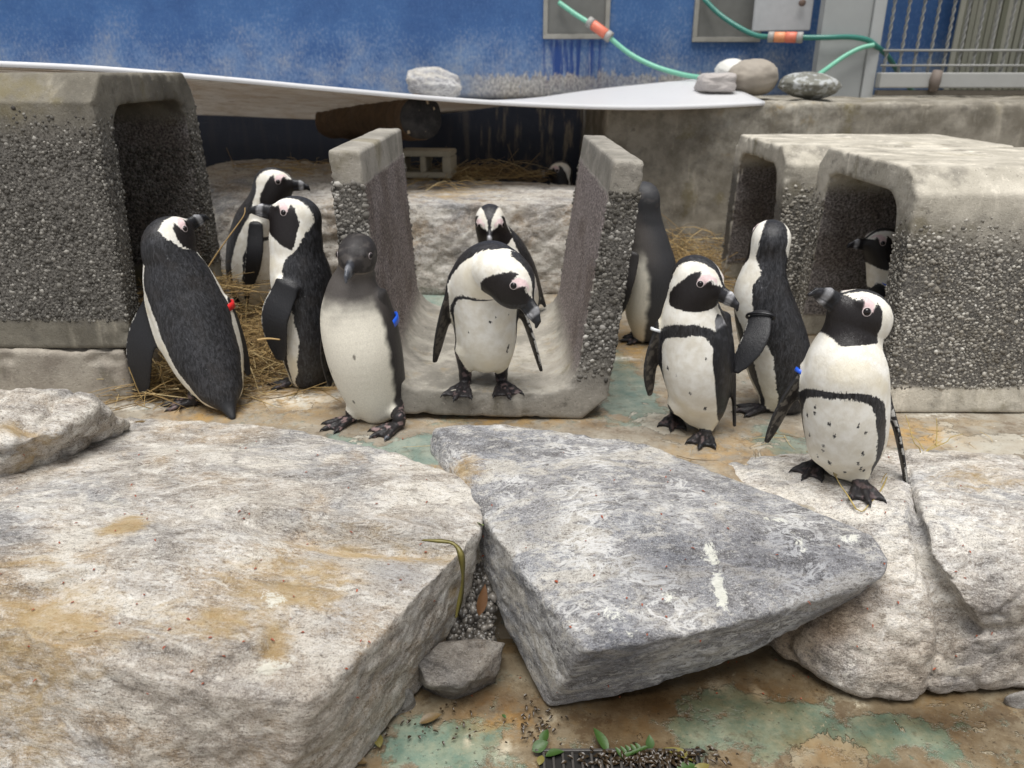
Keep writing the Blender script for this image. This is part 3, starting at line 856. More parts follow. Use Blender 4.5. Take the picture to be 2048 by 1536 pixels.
def sdf_box(name, label, cat, lo, hi, mat, h=.01, rnd=.012, amp=.006, seed=1, chip=.02, chamfer=None, kind=None, mort=None):
    lo, hi = np.array(lo, float), np.array(hi, float)
    dims, P = grid_of(lo - 4 * h, hi + 4 * h, h)
    c, e = (lo + hi) / 2, (hi - lo) / 2 - rnd
    q = np.abs(P - c) - e
    F = np.linalg.norm(np.maximum(q, 0), axis=1) + np.minimum(q.max(1), 0) - rnd
    V, Q = surface_nets(F.reshape(dims).astype(np.float32), lo - 4 * h, h)
    me0 = mesh_np("t", V, Q)
    N_ = normals_of(me0)
    bpy.data.meshes.remove(me0)
    q = np.abs(V - c) - (e - .03)
    edge = (q > 0).sum(1) >= 2
    V = V + N_ * (amp * fbm(V * 6 + seed, 4, seed) - edge * chip * np.clip(fbm(V * 13, 3, seed + 1), 0, 1))[:, None]
    me = mesh_np(name, V, Q)
    for a_ in ("grit", "mortar", "slime"):
        attr(me, a_, np.zeros(len(V)) if mort is None or a_ != "mortar" else mort(V))
    base = np.array([c[0], c[1], lo[2]])
    me.transform(__import__('mathutils').Matrix.Translation(Vector(-base)))
    return tag(link(name, me, mat, loc=Vector(base)), label, cat, None, kind)

sdf_box("concrete_footing", "low pebbly concrete footing under the tall box at the left edge", "footing", (-2.5, 2.325, -.03), (-1.235, 3.25, .176),
        concrete("concrete_footing", (.23, .20, .165), (.37, .335, .28), .3, 0, .8), seed=4, chip=.03)
# retaining wall at the back right
RET = concrete("concrete_wall", (.155, .138, .108), (.29, .265, .218), .45, 0, .6, (.085, .078, .066), .45)
retaining = sdf_box("retaining_wall", "stained rough concrete retaining wall at the back right under the round stones", "wall", (.52, 4.55, -.05), (4.6, 5.98, .838), RET, h=.016, rnd=.012, amp=.014, seed=6, chip=.03)
_rm = retaining.data
_rv = np.empty(len(_rm.vertices) * 3, np.float32)
_rm.vertices.foreach_get("co", _rv)
_rv = _rv.reshape(-1, 3) + np.array(retaining.location)
_pt = fbm(_rv * np.array([1.6, 1.6, 3]), 3, 5)
_rm.attributes["slime"].data.foreach_set("value", (sstep(.05, -.1, np.abs(_rv[:, 0] - 1.5) - .45 + .3 * _pt) * sstep(.5, .62, _rv[:, 2] + .1 * _pt) * .9).astype(np.float32))

# ------------------------------------------------------------------ blue building wall
WY = 6.0
bw = Mat("blue_paint", .62, .35)
_z = bw.N("ShaderNodeSeparateXYZ")
bw.L(bw.co, _z.inputs[0])
zc_ = _z.outputs[2]
fine = bw.noise(62, 5, .75, co=bw.scale((1, 1, .6)))
big = bw.noise(1.9, 5, .62)
blue = bw.mix(bw.ss(.3, .7, big), (.022, .070, .198), (.042, .115, .275))
blue = bw.mix(bw.math('MULTIPLY', bw.ss(.46, .72, fine), .35), blue, (.12, .20, .36))
# salt bloom that thickens towards the foot of the painted wall
hgt = bw.ss(1.48, .90, zc_)
bl = bw.math('ADD', bw.math('MULTIPLY', hgt, .20), bw.math('MULTIPLY', big, .55))
bl = bw.math('ADD', bl, bw.math('MULTIPLY', fine, .52))
blue = bw.mix(bw.math('MULTIPLY', bw.ss(.58, .86, bl), .62), blue, bw.mix(bw.ss(.4, .65, bw.noise(5, 5, .7)), (.24, .31, .40), (.40, .39, .34)))
blue = bw.mix(bw.math('MULTIPLY', bw.ss(.70, .75, bw.noise(75, 3, .7)), .6), blue, (.50, .55, .60))
vn = bw.noise(10, 5, .7, co=bw.scale((1.6, 1.6, .22)))
run = bw.at("runs")
blue = bw.mix(bw.math('MULTIPLY', run, bw.ss(.42, .58, bw.noise(26, 4, .6, co=bw.scale((1, 1, .06))))), blue, (.012, .045, .18))
blue = bw.mix(bw.math('MULTIPLY', run, bw.math('MULTIPLY', bw.ss(.58, .68, bw.noise(37, 4, .6, co=bw.scale((1, 1, .07)))), .7)), blue, (.40, .42, .44))
foot = bw.math('ADD', bw.ss(1.06, .90, zc_), bw.math('MULTIPLY', bw.math('SUBTRACT', bw.noise(13, 6, .75, co=bw.scale((1, 1, .4))), .5), 2.6))
blue = bw.mix(bw.math('MULTIPLY', bw.math('MULTIPLY', bw.ss(.45, .72, foot), bw.at("bare")), .9), blue, bw.mix(bw.ss(.35, .65, fine), (.19, .155, .105), (.56, .51, .41)))
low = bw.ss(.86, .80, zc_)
shade_streak = bw.mix(bw.math('MULTIPLY', bw.ss(.50, .60, vn), bw.math('ADD', bw.math('MULTIPLY', bw.at('bare'), 1.1), .06, True)), (.002, .004, .011), bw.mix(fine, (.035, .026, .017), (.11, .088, .062)))  # near-black paints in the shade under the sheet; brown streaks are stains
blue = bw.mix(low, blue, shade_streak)
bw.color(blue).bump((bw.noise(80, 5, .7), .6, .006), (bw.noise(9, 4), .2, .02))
gx = np.linspace(-5.0, 6.0, 240)
gz = np.linspace(-.4, 3.2, 110)
X, Z = np.meshgrid(gx, gz, indexing='ij')
wv = np.stack([X.ravel(), np.full(X.size, 0.0), Z.ravel()], 1)
i_ = np.arange(X.size).reshape(X.shape)
wq = np.stack([i_[:-1, :-1], i_[1:, :-1], i_[1:, 1:], i_[:-1, 1:]], -1).reshape(-1, 4)
# real thickness: a back skin and a rim
nb_ = len(wv)
wv2 = np.concatenate([wv, wv + np.array([0, .3, 0])])
rim_ = np.concatenate([i_[:, 0], i_[-1, 1:], i_[-2::-1, -1], i_[0, -2:0:-1]])
rq_ = np.stack([rim_, np.roll(rim_, -1), np.roll(rim_, -1) + nb_, rim_ + nb_], 1)[:, ::-1]
wme = mesh_np("blue_wall", wv2, np.concatenate([wq, wq[:, ::-1] + nb_, rq_]), smooth=False)
pA, pB = PY(1085, 100, WY), PY(1210, 100, WY)
runs = sstep(pA[0] - .03, pA[0] + .02, wv2[:, 0]) * sstep(pB[0] + .03, pB[0] - .03, wv2[:, 0]) * sstep(pA[2] + .14, pA[2] + .04, wv2[:, 2]) * sstep(.84, .92, wv2[:, 2])
q0, q1 = PY(930, 170, WY)[0], PY(1420, 170, WY)[0]
bare = sstep(q0 - .15, q0 + .15, wv2[:, 0]) * sstep(q1 + .3, q1 - .1, wv2[:, 0]) * (.75 + .5 * vnoise(wv2 * 2.5, 4)) + .35 * sstep(-2.8, -3.4, wv2[:, 0])
attr(wme, "runs", runs)
attr(wme, "bare", np.clip(bare, 0, 1))
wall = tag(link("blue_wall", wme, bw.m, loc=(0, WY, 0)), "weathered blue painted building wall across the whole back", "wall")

steel = plain("stained_steel", (.24, .232, .205), .45, .3, 18, .15)
greybox = plain("grey_plate", (.37, .375, .38), .5, .12, 25, .15)
innerm = plain("box_inside", (.125, .125, .115), .6, .25, 12, .1)
def wall_box(px0, px1, py1, label, with_door):
    a, b = PY(px0, py1, WY - .02), PY(px1, py1, WY - .02)
    x0, x1, z0 = a[0], b[0], a[2]
    zt = z0 + (.52 if not with_door else .55)
    root = empty("wall_cabinet", (x0, WY, z0), label, "wall cabinet", "open metal cabinets in the blue wall")
    t, d = .032, .022
    yf, yb = WY - .026, WY + .002
    def pc(nm, lo, hi, m, par=root, bev=.003):
        me = box_mesh(nm, [(lo, hi)], bev)
        me.transform(__import__('mathutils').Matrix.Translation(-Vector((x0, WY, z0))))
        return link(nm, me, m, par)
    pc("frame_rail", (x0, yf, z0), (x1, yb, z0 + t), steel)
    pc("frame_rail", (x0, yf, zt - t), (x1, yb, zt), steel)
    pc("frame_stile", (x0, yf + .001, z0 + t + .001), (x0 + t, yb, zt - t - .001), steel)
    pc("frame_stile", (x1 - t, yf + .001, z0 + t + .001), (x1, yb, zt - t - .001), steel)
    pc("back_panel", (x0 + t + .001, WY - .010, z0 + t + .001), (x1 - t - .001, WY - .004, zt - t - .001), innerm, bev=0)
    return root, x0, x1, z0, zt
wall_box(1086, 1218, 78, "open metal cabinet with the light green hose coming out", False)
rt, x0, x1, z0, zt = wall_box(1384, 1520, 84, "open metal cabinet with its grey door swung out and the dark hose", True)
dA, dB = PY(1504, 63, 5.86), PY(1620, 63, 5.72)
bm = bmesh.new()
for (p, q) in (((dA, dB)),):
    pass
vsD = []
for yy in (0, .02):
    for p in (dA, dB):
        for zz in (dA[2], zt + .02):
            vsD.append(bm.verts.new((p[0] - x0, p[1] + yy - WY, zz - z0)))
for f in ((0, 1, 3, 2), (4, 6, 7, 5), (0, 2, 6, 4), (1, 5, 7, 3), (0, 4, 5, 1), (2, 3, 7, 6)):
    bm.faces.new([vsD[i] for i in f])
bmesh.ops.recalc_face_normals(bm, faces=bm.faces[:])
bmesh.ops.bevel(bm, geom=bm.edges[:], offset=.006, segments=2, affect='EDGES')
dm = bpy.data.meshes.new("door")
bm.to_mesh(dm)
bm.free()
door = link("door", dm, greybox, rt)
kc = PY(1603, 6, 5.73)
kv, kq, kt = tube_np([(kc[0], kc[1] - .006, kc[2]), (kc[0], kc[1] - .022, kc[2]), (kc[0], kc[1] - .026, kc[2])], [.022, .022, .016], 12)
kn = link("knob", mesh_np("knob", kv - np.array([x0, WY, z0]), kq, kt), plain("rusty_knob", (.13, .09, .07), .6), door)

# ------------------------------------------------------------------ hoses
def hose(name, label, pts, rad, mat):
    C = catmull(pts, 60)
    base = C[0].copy()
    v, q, t = tube_np(C - base, rad, 10)
    return tag(link(name, mesh_np(name, v, q, t), mat, loc=Vector(base)), label, "hose"), C, base
HG = plain("pale_green_hose", (.16, .42, .30), .35, .12, 40, .05)
HD = plain("dark_green_hose", (.035, .17, .135), .3, .2, 40, .05)
coral = plain("coral_plastic", (.62, .17, .105), .45, .2, 40, .05)
coral2 = plain("orange_plastic", (.66, .27, .13), .45, .2, 40, .05)
greyp = plain("grey_plastic", (.30, .29, .27), .5, .15, 40, .05)
def coupling(par, base, A, B, fr, cols):
    """fr: list of (t0, t1, radius) along A-B"""
    A, B = np.array(A), np.array(B)
    for (t0, t1, r, m, nm) in fr:
        a, b = A + (B - A) * t0, A + (B - A) * t1
        v, q, t = tube_np([a, a + (b - a) * .06, a + (b - a) * .94, b], [r * .85, r, r, r * .85], 14)
        link(nm, mesh_np(nm, v - base, q, t), m, par)
hp_ = [PY(1118, 5, 5.96), PY(1150, 28, 5.9), PY(1180, 47, 5.84), PY(1215, 72, 5.8), PY(1260, 108, 5.74), PY(1310, 133, 5.66), PY(1360, 148, 5.55), PY(1400, 155, 5.45), PY(1440, 158, 5.35)]
ho, C, bs = hose("garden_hose", "pale green hose with a coral coupling drooping from the open cabinet", hp_, .0165, HG)
A_, B_ = PY(1176, 42, 5.85), PY(1222, 76, 5.79)
cp = [(0, .2, .036, greyp, "collar"), (.2, .8, .034, coral, "coupling"), (.8, 1.0, .037, greyp, "collar")]
coupling(ho, bs, A_, B_, cp, None)
hp2 = [PY(1408, -2, 5.96), PY(1436, 26, 5.9), PY(1470, 50, 5.82), PY(1510, 70, 5.7), PY(1545, 74, 5.62), PY(1600, 75, 5.55), PY(1650, 75, 5.5), PY(1700, 74, 5.5), PY(1735, 80, 5.5), PY(1752, 92, 5.52), PY(1775, 112, 5.6), PY(1800, 150, 5.75), PY(1830, 190, 5.85)]
ho2, C, bs = hose("garden_hose", "dark green hose with an orange and coral coupling running past the door and grey post", hp2, .0165, HD)
A_, B_ = PY(1536, 74, 5.63), PY(1606, 75, 5.545)
coupling(ho2, bs, A_, B_, [(0, .18, .034, greyp, "collar"), (.18, .5, .033, coral2, "coupling"), (.5, .82, .034, coral, "coupling"), (.82, 1, .035, greyp, "collar")], None)
hp3 = [PY(1590, 178, 5.0), PY(1622, 160, 5.2), PY(1650, 140, 5.38), PY(1690, 112, 5.46), PY(1722, 96, 5.48), PY(1748, 90, 5.48)]
hose("garden_hose", "short pale green hose length rising behind the mottled rock to the grey post", hp3, .015, HG)

# ------------------------------------------------------------------ grey post, mesh fence, slatted screen
pa, pb_ = PY(1628, 175, 5.55), PY(1722, 175, 5.55)
galv = plain("galvanised_plate", (.30, .31, .305), .42, .10, 9, .05)
post = empty("steel_post", ((pa[0] + pb_[0]) / 2, 5.6, .83), "wide flat grey steel post between the blue wall and the mesh fence", "post")
def rel(me, o):
    me.transform(__import__('mathutils').Matrix.Translation(-o.location))
    return me
link("plate", rel(box_mesh("plate", [((pa[0], 5.55, .83), (pb_[0] - .002, 5.64, 3.0))]), post), galv, post)
pc_ = PY(1745, 175, 5.55)
link("flange", rel(box_mesh("flange", [((pb_[0], 5.53, .83), (pc_[0], 5.62, 3.0))]), post), plain("pale_flange", (.37, .38, .375), .4, .1, 9, .05), post)
fx0, fx1 = pc_[0] + .004, 4.4
rz0, rz1 = PY(1900, 176, 5.5)[2], PY(1900, 145, 5.5)[2]
fence = empty("mesh_fence", ((fx0 + fx1) / 2, 5.5, rz0), "galvanised wire mesh fence with a silver bottom rail at top right", "fence")
silver = plain("silver_rail", (.33, .33, .315), .35, .12, 14, .05)
wirem = plain("zinc_wire", (.24, .24, .225), .4, .15, 60, .05)
link("bottom_rail", rel(box_mesh("bottom_rail", [((fx0, 5.46, rz0), (fx1, 5.54, rz1))], .008), fence), silver, fence)
link("under_rail", rel(box_mesh("under_rail", [((fx0, 5.47, rz0 - .045), (fx1, 5.52, rz0 - .012))], .004), fence), plain("dark_rail", (.10, .085, .065), .7), fence)
cb = PY(1870, 160, 5.45)
cv, cq, ct = tube_np([(cb[0], 5.452, rz0 - .02), (cb[0], 5.447, (rz0 + rz1) / 2), (cb[0] + .01, 5.452, rz1 + .012)], [.028, .036, .03], 10)
link("clamp", mesh_np("clamp", cv - np.array(fence.location), cq, ct), plain("rusty_clamp", (.16, .13, .11), .7), fence)
sp_ = 29.5 * depth(PY(1800, 100, 5.5)) / FPX
vx = np.arange(fx0 + .03, fx1, sp_)
tt = np.linspace(rz1, 3.0, 120)
vm = None
for k, x in enumerate(vx):
    v0, q0_, t0_ = None, None, None
    VV, QQ, TT, off = [], [], [], 0
    for ph_ in (0, math.pi):
        p = np.stack([.007 * np.cos(tt * 62 + ph_), .007 * np.sin(tt * 62 + ph_), tt - rz0], 1)
        v, q, t = tube_np(p, .0055, 5)
        VV.append(v); QQ += [tuple(i + off for i in r) for r in q]; TT += [tuple(i + off for i in r) for r in t]
        off += len(v)
    if vm is None:
        vm = mesh_np("wire", np.concatenate(VV), QQ, TT)
        vm.materials.append(wirem)
    link("wire", vm, None, fence, (x - fence.location.x, 0, 0))
hz = []
for py in (101, 131):
    hz.append(PY(1900, py, 5.5)[2])
hz += [hz[0] + .32, hz[0] + .64, hz[0] + .96]
for z in hz:
    v, q, t = tube_np([(fx0, 5.487, z), ((fx0 + fx1) / 2, 5.487, z), (fx1, 5.487, z)], .008, 6)
    link("cross_wire", mesh_np("cross_wire", v - np.array(fence.location), q, t), wirem, fence)
# slatted grey screen behind the fence
sx0 = PY(1905, 100, 5.78)[0]
screen = empty("reed_screen", (sx0 + .9, 5.8, .84), "weathered grey-green screen of thin upright slats behind the mesh fence", "screen")
slm = Mat("grey_slat", .8, .3)
_oi = slm.N("ShaderNodeObjectInfo")
slc = slm.ramp(_oi.outputs["Random"], [(0, (.13, .13, .10)), (.5, (.24, .235, .20)), (1, (.34, .33, .29))])
slm.color(slm.mix(slm.math('MULTIPLY', slm.noise(9, 5, .7, co=slm.scale((1, 1, .3))), .6), slc, (.13, .14, .08)))
slm = slm.m
sme = box_mesh("slat", [((0, -.012, 0), (.036, .012, 2.2))], .005)
sme.materials.append(slm)
for k in range(44):
    o = link("slat", sme, None, screen, (k * .041 - .9, random.uniform(-.006, .006), random.uniform(-.02, .02)))
    o.rotation_euler = (0, random.uniform(-.006, .006), random.uniform(-.1, .1))

# ------------------------------------------------------------------ stones on the ledge
def cobble(label, px, py, Y, wpx, hpx, dep, mat, seed, zbot=None, flat=0.0, cat="stone", tilt=0, corner=.0):
    c = PY(px, py, Y)
    s_ = depth(c) / FPX
    rx, rz, ry = wpx * .5 * s_, hpx * .5 * s_, dep
    bm = bmesh.new()
    bmesh.ops.create_icosphere(bm, subdivisions=5, radius=1)
    V = np.array([v.co[:] for v in bm.verts])
    T = np.array([[v.index for v in f.verts] for f in bm.faces])
    bm.free()
    if corner:
        V = V / (np.abs(V) ** (2 + corner)).sum(1)[:, None] ** (1 / (2 + corner))
    n_ = fbm(V * 1.3 + seed, 3, seed)
    V = V * (1 + (.10 + flat) * n_ + .02 * fbm(V * 6, 3, seed + 2))[:, None] * np.array([rx, ry, rz])
    if tilt:
        a = R(tilt)
        V = np.stack([V[:, 0] * math.cos(a) - V[:, 2] * math.sin(a), V[:, 1], V[:, 0] * math.sin(a) + V[:, 2] * math.cos(a)], 1)
    zc0 = V[:, 2].min()
    V[:, 2] -= zc0
    me = mesh_np("stone", V, tris=T)
    for kk in ('stain', 'guano', 'cool', 'wet'):
        attr(me, kk, np.zeros(len(V)))
    return tag(link("stone", me, mat, loc=Vector((c[0], c[1], c[2] + zc0))), label, cat)
cobm = plain("brown_cobble", (.30, .265, .22), .7, .25, 14, .3)
cobw = plain("white_cobble", (.58, .57, .53), .7, .2, 16, .3)
mott = Mat("mottled_stone", .7, .4)
mn = mott.noise(17, 7, .75)
mott.color(mott.mix(mott.ss(.50, .56, mn), mott.mix(mott.noise(5, 4), (.11, .115, .105), (.21, .20, .16)), (.36, .37, .365))).bump((mott.noise(30, 5), .5, .01))
cobble("big round brown boulder standing between two other stones on the ledge", 1505, 155, 4.95, 101, 71, .15, cobm, 3)
cobble("white rounded stone half hidden behind the round brown boulder", 1463, 142, 5.3, 66, 44, .12, cobw, 5)
cobble("flat grey angular stone lying on the corner of the white sheet", 1432, 165, 4.85, 72, 36, .12, plain("grey_flat_stone", (.38, .35, .33), .75, .15, 16, .3), 7, flat=.05, corner=2.5)
cobble("dark mottled rock with white patches lying right of the round boulder", 1619, 172, 4.85, 122, 50, .16, mott.m, 12, flat=.08, tilt=-3)
cobble("pale boulder showing above the white sheet against the blue wall", 868, 168, 5.75, 118, 60, .16, ROCK_GREY, 21, flat=.12, tilt=-9)

# ------------------------------------------------------------------ warped white plastic sheet, log, cinder block
front = catmull([PY(-260, 112, 3.20), PY(0, 122, 3.28), PY(200, 132, 3.38), PY(440, 152, 3.55), PY(650, 172, 3.72), PY(870, 192, 3.95), PY(1050, 204, 4.12), PY(1250, 211, 4.30), PY(1400, 209, 4.42), PY(1530, 203, 4.55)], 90)
rear = catmull([PY(-260, 210, 5.9), PY(0, 214, 5.9), PY(200, 220, 5.9), PY(440, 226, 5.9), PY(650, 234, 5.9), PY(820, 228, 5.9), PY(1000, 206, 5.9), PY(1180, 180, 5.8), PY(1300, 167, 5.6), PY(1392, 158, 5.6)], 90)
nv = 130
sv, th_ = [], .018
for i in range(90):
    for j in range(nv):
        t = j / (nv - 1)
        sv.append(front[i] * (1 - t) + rear[i] * t + np.array([0, 0, .018 * math.sin(math.pi * t)]))
sv = np.array(sv)
ii = np.arange(90 * nv).reshape(90, nv)
top = np.stack([ii[:-1, :-1], ii[1:, :-1], ii[1:, 1:], ii[:-1, 1:]], -1).reshape(-1, 4)
nb2 = len(sv)
rimv = np.concatenate([ii[:, 0], ii[-1, 1:], ii[-2::-1, -1], ii[0, -2:0:-1]])
rq2 = np.stack([rimv, np.roll(rimv, -1), np.roll(rimv, -1) + nb2, rimv + nb2], 1)[:, ::-1]
und = sv.copy()
rib = np.array([(.006 if (j % 5 == 0) else 0) for _ in range(90) for j in range(nv)])
und[:, 2] -= th_ + rib
sme_ = mesh_np("plastic_sheet", np.concatenate([sv, und]), np.concatenate([top, top[:, ::-1] + nb2, rq2]), smooth=False)
attr(sme_, "under", np.concatenate([np.zeros(nb2), np.ones(nb2)]))
attr(sme_, "rib", np.concatenate([np.zeros(nb2), rib / .006]))
shm = Mat("white_plastic", .35, .5)
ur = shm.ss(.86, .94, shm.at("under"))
dirt = shm.noise(7, 6, .7)
tp_ = shm.mix(shm.math('MULTIPLY', shm.ss(.62, .72, shm.noise(26, 5, .7)), .5), (.93, .94, .97), (.42, .37, .32))
tp_ = shm.mix(shm.math('MULTIPLY', shm.ss(.70, .74, shm.noise(60, 3, .7)), .8), tp_, (.20, .13, .10))
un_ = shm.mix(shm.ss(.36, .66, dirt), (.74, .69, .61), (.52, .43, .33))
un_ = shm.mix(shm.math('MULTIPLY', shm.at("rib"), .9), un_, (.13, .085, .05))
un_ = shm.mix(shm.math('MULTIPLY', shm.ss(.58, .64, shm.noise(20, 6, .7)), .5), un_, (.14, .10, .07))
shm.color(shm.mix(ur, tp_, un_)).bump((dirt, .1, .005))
_tr = shm.N("ShaderNodeBsdfTranslucent")
shm.L(shm.mix(ur, (.80, .80, .80), un_), _tr.inputs[0])
_ms = shm.N("ShaderNodeMixShader")
_ms.inputs[0].default_value = .42
shm.L(shm.p.outputs[0], _ms.inputs[1])
shm.L(_tr.outputs[0], _ms.inputs[2])
_out = [n for n in shm.nt.nodes if n.type == 'OUTPUT_MATERIAL'][0]
shm.L(_ms.outputs[0], _out.inputs[0])
tag(link("plastic_sheet", sme_, shm.m), "long warped white plastic sheet laid across the blocks and ledge as a roof", "plastic sheet")

lg = catmull([PY(842, 236, 3.98), PY(806, 237, 4.25), PY(740, 240, 4.75), PY(664, 244, 5.35)], 26)
lr = .105 + .006 * np.sin(np.arange(26) * 1.3)
lv, lq, lt = tube_np(lg, lr, 40)
body_n = 26 * 40
bx = lv[:body_n]
lv[:body_n] += (bx - np.repeat(lg, 40, 0)) * (.13 * fbm(bx * 9, 4, 3))[:, None]
lbase = np.array([lg[13][0], lg[13][1], lg[13][2] - .1])
lme = mesh_np("log", lv - lbase, lq)
bark = Mat("bark", .9, .2)
bark.color(bark.mix(bark.noise(14, 6, .7, co=bark.scale((.4, 1, 1))), (.022, .014, .009), (.16, .10, .055))).bump((bark.noise(22, 6, .7), .9, .02))
logo = tag(link("log", lme, bark.m, loc=Vector(lbase)), "short tree log with a dark sawn end under the white sheet", "log")
endm = Mat("sawn_end", .85, .25)
ec = endm.mix(endm.ss(.4, .7, endm.noise(10, 6, .7)), (.012, .011, .011), (.04, .036, .033))
ec = endm.mix(endm.ss(.64, .70, endm.noise(17, 4, .6)), ec, (.38, .29, .19))
endm.color(ec).bump((endm.noise(40, 5), .6, .006))
e_ring = lv[:40]
ectr = e_ring.mean(0)
enrm = unit(lg[0] - lg[1])
evs = np.concatenate([e_ring, ectr + (e_ring - ectr) * .97 + enrm * .006, ectr + (e_ring - ectr) * .5 + enrm * .009, [ectr + enrm * .008]]) - lbase
eq, et = [], []
for r_ in range(2):
    eq += [(r_ * 40 + k, r_ * 40 + (k + 1) % 40, (r_ + 1) * 40 + (k + 1) % 40, (r_ + 1) * 40 + k) for k in range(40)]
et += [(80 + k, 80 + (k + 1) % 40, 120) for k in range(40)]
link("sawn_end", mesh_np("sawn_end", evs, eq, et), endm.m, logo)

cA = PY(799, 352, 4.50)
cw, chh = .30, .145
cbm = bmesh.new()
xs_ = [0, .03, .155, .185, .31, .34]
for lo, hi in (((0, 0, 0), (cw, .19, .03)), ((0, 0, .115), (cw, .19, chh)), ((0, .001, .0305), (.03, .189, .1145)), ((.125, .001, .0305), (.155, .189, .1145)), ((.25, .001, .0305), (cw, .189, .1145))):
    bm_box(cbm, lo, hi)
bmesh.ops.bevel(cbm, geom=cbm.edges[:], offset=.005, segments=2, affect='EDGES')
cm_ = bpy.data.meshes.new("cinder_block")
cbm.to_mesh(cm_)
cbm.free()
cb_o = link("cinder_block", cm_, plain("cinder", (.31, .275, .205), .85, .3, 20, .5), loc=(cA[0], 4.46, .445))
cb_o.rotation_euler = (0, 0, R(-6))
tag(cb_o, "grey hollow cinder block lying on the slab under the log", "cinder block")
# ------------------------------------------------------------------ penguins
pm = Mat("plumage", 0.62, 0.35)
_pn = pm.noise(300, 3, 0.7, co=pm.scale((1, 1, .35)))
_pn2 = pm.noise(130, 3, 0.6)
_pat = pm.math('ADD', pm.at("pat"), pm.math('MULTIPLY', pm.math('SUBTRACT', _pn, 0.5), 0.017))
_pat = pm.math('ADD', _pat, pm.math('MULTIPLY', pm.math('SUBTRACT', _pn2, 0.5), 0.006))
_w = pm.ss(-0.0012, 0.0012, _pat)
_fv = pm.voro(190)
_fs = pm.scale((1, 1, .26))
_f1, _f2 = pm.noise(150, 4, .72, co=_fs, dist=.8), pm.noise(420, 3, .6, co=_fs)
_blk = pm.mix(pm.ss(0.38, 0.66, _f1), (0.008, 0.008, 0.009), (0.043, 0.043, 0.048))
_blk = pm.mix(pm.math('MULTIPLY', pm.ss(.60, .72, _f2), .7), _blk, (0.085, 0.085, 0.09))
_blk = pm.mix(pm.math('MULTIPLY', pm.ss(.74, .78, pm.noise(75, 2, .5)), .6), _blk, (0.20, 0.20, 0.20))
_blk = pm.mix(pm.math('MULTIPLY', pm.ss(0.45, 0.75, pm.noise(14, 3)), 0.35), _blk, (0.030, 0.024, 0.020))
_wht = pm.mix(pm.ss(0.3, 0.7, pm.noise(30, 4)), (0.66, 0.62, 0.53), (0.80, 0.78, 0.72))
_wht = pm.mix(pm.math('MULTIPLY', pm.at("cream"), 0.85), _wht, (0.72, 0.64, 0.46))
_base = pm.mix(_w, _blk, _wht)
_tc, _ta = pm.at("tint", True)
_tn = pm.mix(0.32, _tc, pm.mix(pm.noise(260, 4), (0.25, 0.25, 0.25), (1.75, 1.75, 1.75)), 'MULTIPLY')
_base = pm.mix(_ta, _base, _tn)
pm.color(_base)
pm.rough(pm.at("rgh"))
pm.bump((_f1, 0.5, 0.0032), (_f2, 0.4, 0.0012))
PLUM = pm.m
_em = Mat("eye_gloss", 0.22, 0.4)
EYE = _em.color((0.006, 0.004, 0.004)).m
_rm = Mat("eye_ring", 0.5, 0.4)
RINGP = _rm.color((0.55, 0.47, 0.46)).m
RINGJ = Mat("eye_ring_grey", 0.5, 0.4).color((0.30, 0.26, 0.26)).m
BAND_BLUE = Mat("blue_band", 0.35, 0.5).color((0.015, 0.10, 0.62)).m
BAND_WHITE = Mat("white_band", 0.4, 0.5).color((0.66, 0.68, 0.70)).m
BAND_BLACK = Mat("black_band", 0.35, 0.5).color((0.010, 0.010, 0.012)).m
BAND_RED = Mat("red_band", 0.35, 0.5).color((0.60, 0.02, 0.02)).m

MASK_POLY = [(.075, .016), (.058, .019), (.049, .029), (.041, .017), (.024, .013), (.017, .037), (.003, .028), (-.016, -.006),
             (-.030, -.034), (-.035, -.055), (-.028, -.074), (-.008, -.084), (.02, -.080), (.05, -.067), (.08, -.052), (.12, -.03), (.12, .016)]
PINK_POLY = [(.064, .019), (.056, .031), (.036, .038), (.024, .032), (.021, .016), (.041, .012), (.045, .026), (.050, .030)]

def smin(a, b, k):
    h = np.clip(0.5 + 0.5 * (b - a) / k, 0, 1)
    return b + (a - b) * h - k * h * (1 - h)

class Seg:
    """tapered segment with an elliptic section: w along W, d along D"""
    def __init__(s, a, b, ra, rb, W=None, da=None, db=None):
        s.a, s.b = np.asarray(a, float), np.asarray(b, float)
        s.ra, s.rb = ra, rb
        s.da, s.db = (ra if da is None else da), (rb if db is None else db)
        s.T = unit(s.b - s.a)
        if W is None:
            W = np.cross(s.T, [0.3, 0.5, 0.81])
        W = np.asarray(W, float)
        s.W = unit(W - s.T * (W @ s.T))
        s.D = np.cross(s.T, s.W)
    def bbox(s, m):
        r = max(s.ra, s.rb, s.da, s.db) + m
        return np.minimum(s.a, s.b) - r, np.maximum(s.a, s.b) + r
    def __call__(s, P):
        L2 = ((s.b - s.a) ** 2).sum() + 1e-12
        o = P - s.a
        t = np.clip((o @ (s.b - s.a)) / L2, 0, 1)
        o = o - t[:, None] * (s.b - s.a)
        w = s.ra + (s.rb - s.ra) * t
        d = s.da + (s.db - s.da) * t
        mn = np.minimum(w, d)
        ow, od, ot = o @ s.W, o @ s.D, o @ s.T
        q = np.sqrt((ow / w) ** 2 + (od / d) ** 2 + (ot / mn) ** 2 + 1e-12)
        g = np.sqrt((ow / w ** 2) ** 2 + (od / d ** 2) ** 2 + (ot / mn ** 2) ** 2 + 1e-12)
        return np.where(q > 0.05, (q - 1) * q / g, -mn * 0.95), t
